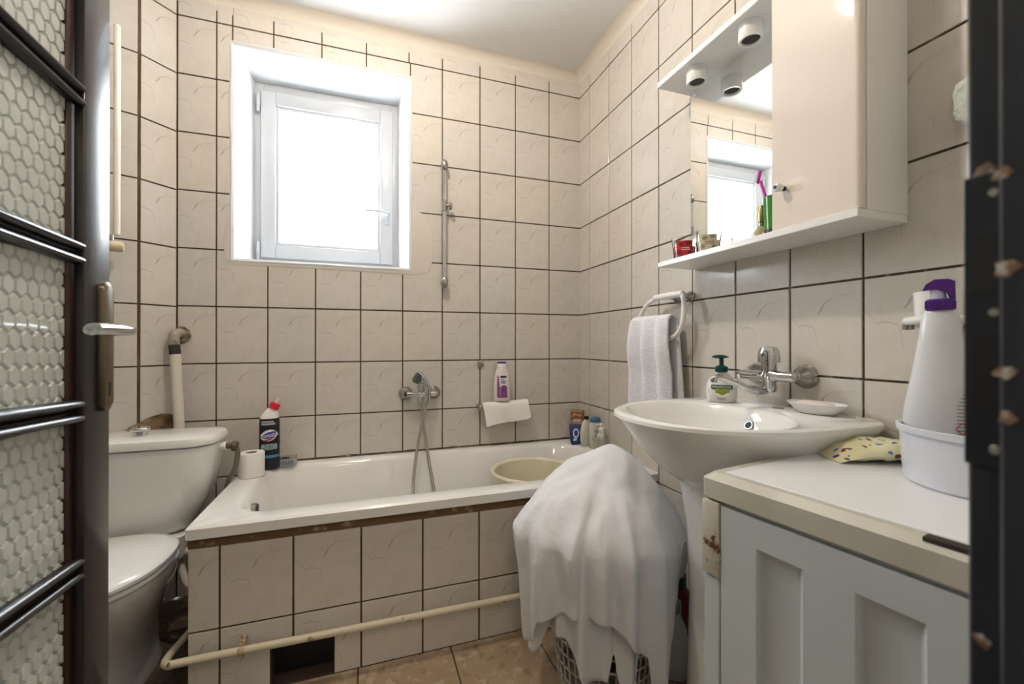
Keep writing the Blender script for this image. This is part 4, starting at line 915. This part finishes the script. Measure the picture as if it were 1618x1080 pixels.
# things on the shelf
GR = MATS.get('candle_red') or mat('candle_red', (.45,.02,.04), .35)
for (x, y, mm, lab, lcol, lname) in ((-.112, -.985, 'candle_red', 'red candle in a clear glass on the mirror shelf', (.50,.02,.03), 'red_label'), (-.100, -1.085, 'candle_cream', 'cream candle in a clear glass on the mirror shelf', (.55,.48,.34), 'cream_label')):
    loc = (x, y, 1.3932); t = thing('glass_candle', lab, 'candle', loc, face_cam(loc), 'glass candles on the mirror shelf')
    bm = lathe([(.005,0),(.030,0),(.033,.004),(.043,.078),(.0412,.078),(.0315,.008),(.005,.006)], 32); bm_obj('glass', bm, GLASS, t)
    bm_obj('wax', lathe([(.005,.007),(.0305,.0085),(.036,.045),(.005,.046)], 28), MATS.get(mm) or mat(mm, (.70,.62,.48), .4), t)
    rfn = interp([(0,.033),(.078,.043)])
    l_ = bm_obj('label', flat(sum([rect(-.024, v, .026, v+.012, 8) for v in (.014,.026,.038,.050)], []), bottle_fn(rfn, rfn, .0008)), printed(lname, lcol), t)
    bm_obj('label_print', flat([ell(-.010,.050,.008,.006,14), ell(.012,.054,.009,.006,14), ell(-.016,.024,.007,.008,14), ell(.016,.022,.006,.005,14)], bottle_fn(rfn, rfn, .0014)), printed(lname+'_dark', tuple(c*.45 for c in lcol)), l_)
    bm_obj('label_words', flat([rect(-.010,.036,.016,.039,1)[0], rect(-.010,.030,.018,.033,1)[0]], bottle_fn(rfn, rfn, .0016)), printed(lname+'_words', (.75,.6,.55) if 'red' in lname else (.3,.2,.15)), l_)
loc = (-.060, -1.252, 1.3932); t = thing('perfume_bottle', 'small gold perfume bottle on the mirror shelf beside the green cup', 'perfume', loc, face_cam(loc))
bm_obj('flask', lathe([(.012,0),(.017,.003),(.022,.02),(.021,.04),(.012,.054),(.007,.058)], 22, sy=.6), mat('gold_liquid', (.52,.45,.25), .1, trans=.3), t)
bm = lathe([(.0078,.058),(.0078,.066),(.005,.068)], 14); bm_obj('collar', bm, CHROME, t); bm_obj('cap', lathe([(.0085,.068),(.009,.07),(.009,.115),(.0075,.118)], 16), mat('brass_cap', (.50,.40,.20), .25, metal=.8), t)
loc = (-.062, -1.303, 1.3932); t = thing('green_cup', 'green plastic tumbler on the mirror shelf by the cabinet door', 'cup', loc, face_cam(loc))
bm = lathe([(.005,0),(.026,0),(.029,.003),(.034,.128),(.0325,.128),(.0275,.006),(.005,.005)], 30); bm_obj('cup', bm, mat('bottle_green_plastic', (.06,.24,.03), .12, trans=.25), t)
bm = lathe([(.0297,.003),(.0306,.034)], 30, cap0=False, cap1=False); bm_obj('dark_band', bm, printed('dark_navy_band', (.012,.02,.045)), t)
t = thing('toothbrush', 'magenta toothbrush standing in the green tumbler', 'toothbrush', (-.060, -1.318, 1.40))
bm_obj('handle', tube([(-.070, -1.318, 1.402), (-.078, -1.298, 1.48), (-.084, -1.280, 1.545), (-.086, -1.272, 1.575)], .0042, 10, 6), mat('magenta_plastic', (.48,.02,.30), .3), t, True)
bm = bmesh.new(); M4 = Matrix.Translation((-.087, -1.268, 1.588)) @ Matrix.Rotation(.25, 4, 'X'); add_box(bm, (-.005,-.003,-.018), (.005,.003,.018), .002, 2, M4); bm_obj('head', bm, MATS['magenta_plastic'], t, True)
bm = bmesh.new(); add_box(bm, (-.0045,.003,-.014), (.0045,.014,.014), .001, 1, M4); bm_obj('bristles', bm, mat('pale_blue_bristle', (.55,.65,.75), .7), t, True)
t = thing('toothpaste_tube', 'white and grey toothpaste tube standing in the green tumbler', 'toothpaste', (-.055, -1.325, 1.40))
bm = bmesh.new(); loft(bm, [rrect(-.055, -1.306, hx, hy, .01, z) for hx, hy, z in ((.012,.016,1.402),(.014,.017,1.53),(.014,.017,1.57))]); bm_obj('tube', bm, mat('grey_tube_print', (.42,.45,.50), .3), t, True)
bm = lathe([(.018,1.570),(.0185,1.572),(.0185,1.592),(.016,1.597)], 22, (-.055, -1.306)); bm_obj('cap', bm, WHITEB, t, True)
# wall cup holder behind the spray bottle
t = thing('cup_holder', 'white wall tumbler holder above the washing machine', 'cup holder', (-.06, -1.67, 1.15))
bm = bmesh.new(); rings = []
for i in range(33):
    a = 2*PI*i/32; rings.append([(-.066+(.048+.009*math.cos(b))*math.cos(a), -1.672+(.048+.009*math.cos(b))*math.sin(a), 1.146+.009*math.sin(b)) for b in [2*PI*j/10 for j in range(10)]])
loft(bm, rings, False, False); bm_obj('holder_ring', bm, WHITEB, t, True)
bm = bmesh.new(); rod(bm, (-.006, -1.672, 1.142), (-.03, -1.672, 1.144), .018, n=16); bm_obj('mount', bm, CHROMED, t, True)
bm = bmesh.new(); rod(bm, (-.085, -1.630, 1.140), (-.085, -1.630, 1.128), .010, n=12); bm_obj('set_screw', bm, CHROMED, t, True)
t = thing('tumbler', 'white tumbler sitting in the wall holder above the washing machine', 'tumbler', (-.066, -1.672, 1.12))
bm = lathe([(.005,.0),(.030,.0),(.034,.004),(.0375,.04),(.0395,.085),(.038,.086),(.036,.04),(.005,.006)], 30); bm_obj('cup', bm, CERAM, t)

# ------------------------------------------------------------------ washing machine
wm = thing('washing_machine', 'old washing machine with grey panelled side, white top and rusty cream corner', 'washing machine', (-.551, -1.548, 0), math.radians(8.5))
# local frame: x into the right wall, -y towards the doorway
Wd, Wl = .46, .50
bm_obj('body', box((.006, -Wl, .02), (Wd, -.006, .80), .004, 2), WASHS, wm)
bm = bmesh.new(); R0, R1, R2, R3, RZ0, RZ1 = -.328, -.250, -.180, -.104, .06, .742
for lo, hi in (((-.004,-Wl,.02),(.0055,R0,.793)), ((-.004,R1,.02),(.0055,R2,.793)), ((-.004,R3,.02),(.0055,-.036,.793)), ((-.004,R0,RZ1),(.0055,R1,.793)), ((-.004,R2,RZ1),(.0055,R3,.793)), ((-.004,R0,.02),(.0055,R1,RZ0)), ((-.004,R2,.02),(.0055,R3,RZ0))): add_box(bm, lo, hi)
sd = bm_obj('side_panel', bm, WASHS, wm, smooth=False)
for y0, y1 in ((R2, R3), (R0, R1)):
    bm = bmesh.new()
    loft(bm, [[(x, yy, z) for yy, z in ((y0+i_, RZ0+i_), (y1-i_, RZ0+i_), (y1-i_, RZ1-i_), (y0+i_, RZ1-i_))] for x, i_ in ((-.004, 0), (-.001, .002), (.0045, .009), (.0055, .012))], False, True)
    bm_obj('pressed_panel', bm, WASHS, sd)
bm = bmesh.new()
loft(bm, [rrect(Wd/2, -Wl/2, Wd/2+g, Wl/2+g, .012, z, 4) for g, z in ((.003, .800), (.006, .803), (.006, .838), (-.008, .850), (-.010, .8495))], True, True)
tp = bm_obj('top_frame', bm, WASHC, wm)
bm_obj('top_panel', box((.020, -Wl+.015, .846), (Wd-.01, -.028, .8525), .001, 1), WASHT, wm)
bm_obj('corner_trim', box((-.007, -.033, .655), (.03, .004, .797), .003, 2), RUST, wm)
bm_obj('corner_post', box((-.003, -.030, .02), (.03, .001, .652), .002, 1), WASHS, wm)
bm_obj('trim_gap', box((.001, -.43, .8455), (.019, -.322, .8508), 0), mat('brown_gap', (.035,.024,.018), .8), tp, smooth=False)
for x, y in ((.04, -.04), (Wd-.04, -.04), (.04, -Wl+.04), (Wd-.04, -Wl+.04)):
    bm_obj('foot', lathe([(.02,0),(.02,.012),(.012,.022)], 14, (x, y)), BLACKP, wm)
WZ = .8527
loc = (-.188, -1.733, WZ+.0055); t = thing('spray_bottle', 'white trigger spray bottle with purple head standing in the plastic tub', 'spray bottle', loc, face_cam(loc))
prof = [(0,.046),(.006,.052),(.06,.054),(.12,.050),(.19,.038),(.25,.029),(.295,.0245),(.300,.021),(.305,.018)]
elbottle('body', prof, .62, mat('translucent_white_plastic', (.74,.75,.77), .25, trans=.08), t)
PUR = mat('purple_plastic', (.085,.02,.20), .25)
bm = lathe([(.0190,.301),(.0198,.303),(.0198,.320),(.017,.322)], 32, sy=.9)
for i in range(32):
    a = 2*PI*i/32; add_box(bm, (-.0009, -.0009, .304), (.0009, .0009, .318), 0, 1, Matrix.Translation((.0196*math.cos(a), .0176*math.sin(a), 0)))
hd = bm_obj('collar', bm, PUR, t)
HP_ = [(px3*.74-.001, .320+(pz3-.318)*.68) for px3, pz3 in [(-.030,.345),(-.024,.362),(-.008,.374),(.016,.373),(.027,.366),(.028,.318),(.018,.318),(.016,.340),(-.004,.349),(-.020,.346)]]
bm = bmesh.new(); loft(bm, [[(px3, yy, pz3) for px3, pz3 in HP_] for yy in (-.011, .011)])
bmesh.ops.bevel(bm, geom=[e for e in bm.edges if abs(e.verts[0].co.y-e.verts[1].co.y) < .001], offset=.0025, segments=2, affect='EDGES')
bm_obj('trigger_head', bm, PUR, t)
bm = bmesh.new(); rod(bm, (-.002,0,.320), (-.004,0,.341), .0115, .0095, 16); bm_obj('pump_core', bm, mat('clear_violet_plastic', (.50,.48,.60), .15), t)
fn = bottle_fn(interp(prof), interp([(z, r*.62) for z, r in prof]), .0008)
bm = flat([[(a_, b_), (c2, b_), (c2, b_+.0022), (a_, b_+.0022)] for b_, a_, c2 in [(.075+.0062*i, .020 if i < 9 else .020+.0022*(i-9), .046 if i < 9 else .046-.0028*(i-9)) for i in range(15)]], fn); bm_obj('printed_lines', bm, printed('grey_print', (.3,.3,.28)), t)
bm_obj('hazard_mark', flat([[(.018,.092),(.0195,.092),(.0270,.102),(.0260,.103)], [(.0260,.080),(.0272,.081),(.0195,.092),(.018,.092)], [(.0265,.080),(.0350,.0915),(.0338,.0925),(.0262,.082)], [(.0350,.0915),(.0270,.103),(.0260,.102),(.0336,.0915)]], bottle_fn(interp(prof), interp([(z, r*.62) for z, r in prof]), .0012)), printed('hazard_red', (.5,.06,.08)), t)
loc = (-.175, -1.795, WZ); t = thing('plastic_tub', 'round translucent white plastic tub on the washing machine', 'tub', loc)
TUBP = mat('milky_tub_plastic', (.74,.76,.82), .25, trans=.12)
bm = lathe([(.02,.0),(.108,.0),(.112,.004),(.117,.088),(.121,.089),(.122,.100),(.119,.101),(.114,.098),(.109,.008),(.02,.004)], 48); bm_obj('tub_body', bm, TUBP, t)
loc = (-.135, -1.605, WZ); t = thing('wipes_packet', 'crumpled yellow patterned packet lying on the washing machine', 'packet', loc, math.radians(-24))
YEL = bpy.data.materials.new('yellow_printed_foil'); nt, b = nodes(YEL); N_ = nt.nodes; L_ = nt.links
tc = N_.new('ShaderNodeTexCoord'); vo = N_.new('ShaderNodeTexVoronoi'); vo.inputs['Scale'].default_value = 62; nzp = N_.new('ShaderNodeTexNoise'); nzp.inputs['Scale'].default_value = 45; L_.new(tc.outputs['Object'], nzp.inputs['Vector']); vma = N_.new('ShaderNodeVectorMath'); vma.operation = 'MULTIPLY_ADD'; vma.inputs[1].default_value = (.035,.018,.018); L_.new(nzp.outputs['Color'], vma.inputs[0]); L_.new(tc.outputs['Object'], vma.inputs[2]); L_.new(vma.outputs[0], vo.inputs['Vector'])
r1 = N_.new('ShaderNodeMapRange'); r1.inputs[1].default_value = .42; r1.inputs[2].default_value = .36; L_.new(vo.outputs['Distance'], r1.inputs[0])
cr = N_.new('ShaderNodeValToRGB'); cr.color_ramp.interpolation = 'CONSTANT'; els = cr.color_ramp.elements; els[0].color = (.72,.69,.42,1); els[1].position = .5; els[1].color = (.16,.05,.03,1)
for p_, c4 in ((.66, (.05,.22,.42,1)), (.76, (.14,.05,.20,1)), (.86, (.70,.66,.55,1))):
    e_ = els.new(p_); e_.color = c4
sp_ = N_.new('ShaderNodeSeparateColor'); L_.new(vo.outputs['Color'], sp_.inputs[0]); L_.new(sp_.outputs[0], cr.inputs[0])
mx = N_.new('ShaderNodeMix'); mx.data_type = 'RGBA'; mx.inputs[6].default_value = (.72,.69,.42,1); L_.new(r1.outputs[0], mx.inputs[0]); L_.new(cr.outputs[0], mx.inputs[7]); L_.new(mx.outputs[2], b.inputs['Base Color']); b.inputs['Roughness'].default_value = .22
bm = bmesh.new(); rings = []
for i in range(31):
    s = -1+2*i/30; hgt = .019*max(0, 1-abs(s)**3.0)+.0012; wdt = .062*(1-.10*abs(s)**4); q = []
    for j in range(24):
        a = 2*PI*j/24; cr_ = 1+.45*nz(s*6, math.cos(a)*2, math.sin(a)*2+5)
        q.append((s*.115, wdt*math.cos(a)*(1+.04*nz(s*5, a, 1)), max(.0002, hgt*.95+hgt*math.sin(a)*cr_*(1.0 if abs(s) < .8 else .8))))
    rings.append(q)
loft(bm, rings); bm_obj('packet', bm, YEL, t)
# washing mitt hanging on the wall by the doorway
t = thing('bath_sponge', 'pale green and lilac net sponge hanging on the right wall by the doorway', 'sponge', (-.03, -1.742, 1.66))
bm = bmesh.new(); bmesh.ops.create_icosphere(bm, subdivisions=4, radius=1)
for v in bm.verts:
    f = 1+.25*nz(v.co.x*3, v.co.y*3, v.co.z*3); v.co = Vector((-.036+v.co.x*.028*f, -1.730+v.co.y*.045*f, 1.585+v.co.z*.06*f))
bm_obj('net_ball', bm, mat('pale_green_net', (.62,.68,.62), .8, bump=(60, 1, .01), var=(10, (.40,.28,.55), .60, .66)), t, True)
bm_obj('cord', tube([(-.03, -1.730, 1.63), (-.02, -1.732, 1.70), (-.008, -1.733, 1.76)], .002, 8, 5), WHITEB, t, True)

# ------------------------------------------------------------------ laundry basket, sheet, bottle on the floor
bc = Vector((-.440, -.985)); vd = Vector((CAM.x-bc.x, CAM.y-bc.y)).normalized(); vr = Vector((-vd.y, vd.x))   # towards camera / to the right in the photo
bk = thing('laundry_basket', 'grey plastic lattice laundry basket under the white sheet', 'laundry basket', (bc.x, bc.y, 0))
Rb, Rt, Hb = .150, .188, .36
bm = bmesh.new(); nb = 40
for i in range(nb):
    a = 2*PI*i/nb; rod(bm, (Rb*math.cos(a), Rb*math.sin(a), .03), (Rt*math.cos(a), Rt*math.sin(a), Hb), .0030, n=6)
bm_obj('lattice_bars', bm, BASK, bk)
for k in range(8):
    z = .05+.042*k; r = Rb+(Rt-Rb)*(z-.03)/(Hb-.03); bm = bmesh.new(); rings = []
    for i in range(41):
        a = 2*PI*i/40; rings.append([((r+.003*math.cos(b_))*math.cos(a), (r+.003*math.cos(b_))*math.sin(a), z+.0036*math.sin(b_)) for b_ in [2*PI*j/8 for j in range(8)]])
    loft(bm, rings, False, False); bm_obj('lattice_hoop', bm, BASK, bk)
bm_obj('base', lathe([(.02,0),(Rb-.004,0),(Rb+.004,.004),(Rb+.004,.032),(Rb-.004,.033),(Rb-.006,.006),(.02,.005)], 44), BASK, bk)
bm_obj('rim', lathe([(Rt-.006,Hb-.012),(Rt+.008,Hb-.012),(Rt+.010,Hb),(Rt,Hb+.006),(Rt-.008,Hb),(Rt-.006,Hb-.012)], 44, cap0=False, cap1=False), BASK, bk)
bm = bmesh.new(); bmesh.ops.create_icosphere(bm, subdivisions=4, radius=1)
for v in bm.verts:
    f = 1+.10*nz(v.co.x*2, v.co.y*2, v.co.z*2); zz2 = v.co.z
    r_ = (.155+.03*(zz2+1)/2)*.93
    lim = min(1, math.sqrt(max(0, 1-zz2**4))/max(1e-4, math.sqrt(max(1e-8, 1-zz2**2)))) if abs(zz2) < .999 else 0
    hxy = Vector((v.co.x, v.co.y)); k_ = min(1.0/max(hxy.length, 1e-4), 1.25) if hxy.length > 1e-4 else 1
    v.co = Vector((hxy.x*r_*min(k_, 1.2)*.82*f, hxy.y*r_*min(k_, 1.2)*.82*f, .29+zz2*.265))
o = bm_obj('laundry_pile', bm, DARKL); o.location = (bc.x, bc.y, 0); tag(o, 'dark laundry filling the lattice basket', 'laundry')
def hemf(tab):
    def f(th):
        d = math.degrees((th+PI) % (2*PI)-PI)
        for (a, za), (b, zb) in zip(tab, tab[1:]):
            if a <= d <= b:
                s = (d-a)/(b-a); s = s*s*(3-2*s); return za+(zb-za)*s
        return tab[-1][1]
    return f
def drape(ztop, Rx, hem, amp, seed, shift=(0,0), nt_=360, ns=46, tuck=.0):
    """sheet over the heap: polar surface, dome then hanging folds; th=0 faces the camera"""
    bm = bmesh.new(); rings = []; top = None
    for i in range(ns+1):
        s = i/ns; q = []
        for j in range(nt_):
            th = 2*PI*j/nt_; zh = hem(th)
            R = Rx(th); zd = .52
            if s < .42:
                u = s/.42; r = R*(u*.995); z = ztop-(ztop-zd)*(.62*u**1.15+.38*u**4)
                z += (.030*nz(math.cos(th)*u*2.4+seed, math.sin(th)*u*2.4, 1.7)+.010*nz(math.cos(th)*u*7, math.sin(th)*u*7, seed))*min(1, u*2)
                fa = max(0, (u-.55)/.45)*.5
            else:
                u = (s-.42)/.58; r = R*(1-.05*u-tuck*u); z = zd+(zh-zd)*u; fa = .5+.5*min(1, u*1.6)
            fold = math.sin(th*8+seed+1.6*math.sin(th*2+seed))*.75+math.sin(th*15+seed*2+math.sin(th*3))*.4+math.sin(th*5-seed)*.5
            r += amp*fa*fold*.6
            for ra, rw, rh, r0 in RIDGES:
                d_ = ((th-math.radians(ra+seed*3)+PI) % (2*PI)-PI)/math.radians(rw)
                if abs(d_) < 3.2:
                    g_ = math.exp(-d_*d_*(.35 if d_ < 0 else 1.6))
                    r += rh*g_*max(0, min(1, (s-r0)/.22)); z -= .012*g_*max(0, min(1, (s-r0)/.3))*(s < .42)
            dxy = vd*math.cos(th)+vr*math.sin(th)
            sh = (1-min(1, s/.42))
            q.append((bc.x+shift[0]*1+dxy.x*r+PK.x*sh, bc.y+shift[1]*1+dxy.y*r+PK.y*sh, z))
        rings.append(q)
    loft(bm, rings[1:], False, False)
    f0 = [v for v in bm.verts][:nt_]
    return bm
PK = vr*.025-vd*.06
RIDGES = [(-62, 6, .024, .25), (-40, 5, .020, .34), (-20, 4, .034, .24), (-2, 4, .020, .36), (14, 5, .030, .28), (33, 5, .022, .30), (54, 5, .012, .22), (75, 7, .02, .3)]
Ro = interp([(-PI, .22), (-1.9, .27), (-1.2, .295), (-.5, .265), (0, .25), (.6, .25), (1.2, .262), (1.9, .23), (PI, .22)])
Rof = lambda th: Ro((th+PI) % (2*PI)-PI)
hem_out = hemf([(-181,.50),(-130,.47),(-95,.455),(-72,.43),(-66,.40),(-58,.19),(-50,.20),(-38,.30),(-25,.335),(0,.335),(12,.30),(22,.255),(28,.24),(31,.14),(36,.125),(40,.15),(46,.27),(54,.36),(70,.41),(110,.44),(181,.50)])
hem_in = hemf([(-181,.47),(-100,.46),(-76,.45),(-67,.40),(-60,.165),(-53,.16),(-44,.25),(-30,.25),(-20,.215),(-10,.15),(2,.14),(8,.22),(12,.14),(17,-.0+.045),(24,.06),(28,.22),(33,.28),(44,.34),(60,.40),(90,.43),(181,.45)])
st = thing('white_sheet', 'crumpled white sheet draped over the laundry basket beside the bathtub', 'sheet', (bc.x, bc.y, .3))
bm = drape(.755, Rof, hem_out, .025, 1.0); cap = [v for v in bm.verts][:360]; bm.faces.new(cap)
o = bm_obj('upper_layer', bm, CLOTH, st, True, angle=80); md = o.modifiers.new('thickness', 'SOLIDIFY'); md.thickness = .0015
bm = drape(.72, lambda th: Rof(th)-.034, hem_in, .025, 2.2)
o = bm_obj('lower_layer', bm, CLOTH, st, True, angle=80); md = o.modifiers.new('thickness', 'SOLIDIFY'); md.thickness = .0015
loc = (-.215, -1.055, 0); t = thing('floor_bottle', 'white bottle with grey cap standing between basket and pedestal', 'bottle', loc, face_cam(loc))
elbottle('body', [(0,.040),(.006,.044),(.10,.045),(.16,.038),(.20,.022),(.215,.018)], .7, mat('dull_white_plastic', (.55,.56,.56), .4), t); elbottle('cap', [(.215,.022),(.218,.023),(.245,.022),(.248,.018)], 1, mat('grey_green_cap', (.25,.30,.29), .4), t)
loc = (-.16, -1.0, 0); t = thing('red_canister', 'dark red canister with green cap hidden behind the sheet', 'canister', loc)
elbottle('body', [(0,.04),(.005,.045),(.24,.045),(.26,.03)], 1, mat('dark_red_plastic', (.16,.012,.01), .4), t); elbottle('cap', [(.26,.032),(.265,.034),(.30,.033)], 1, mat('dark_green_cap', (.01,.05,.04), .4), t)
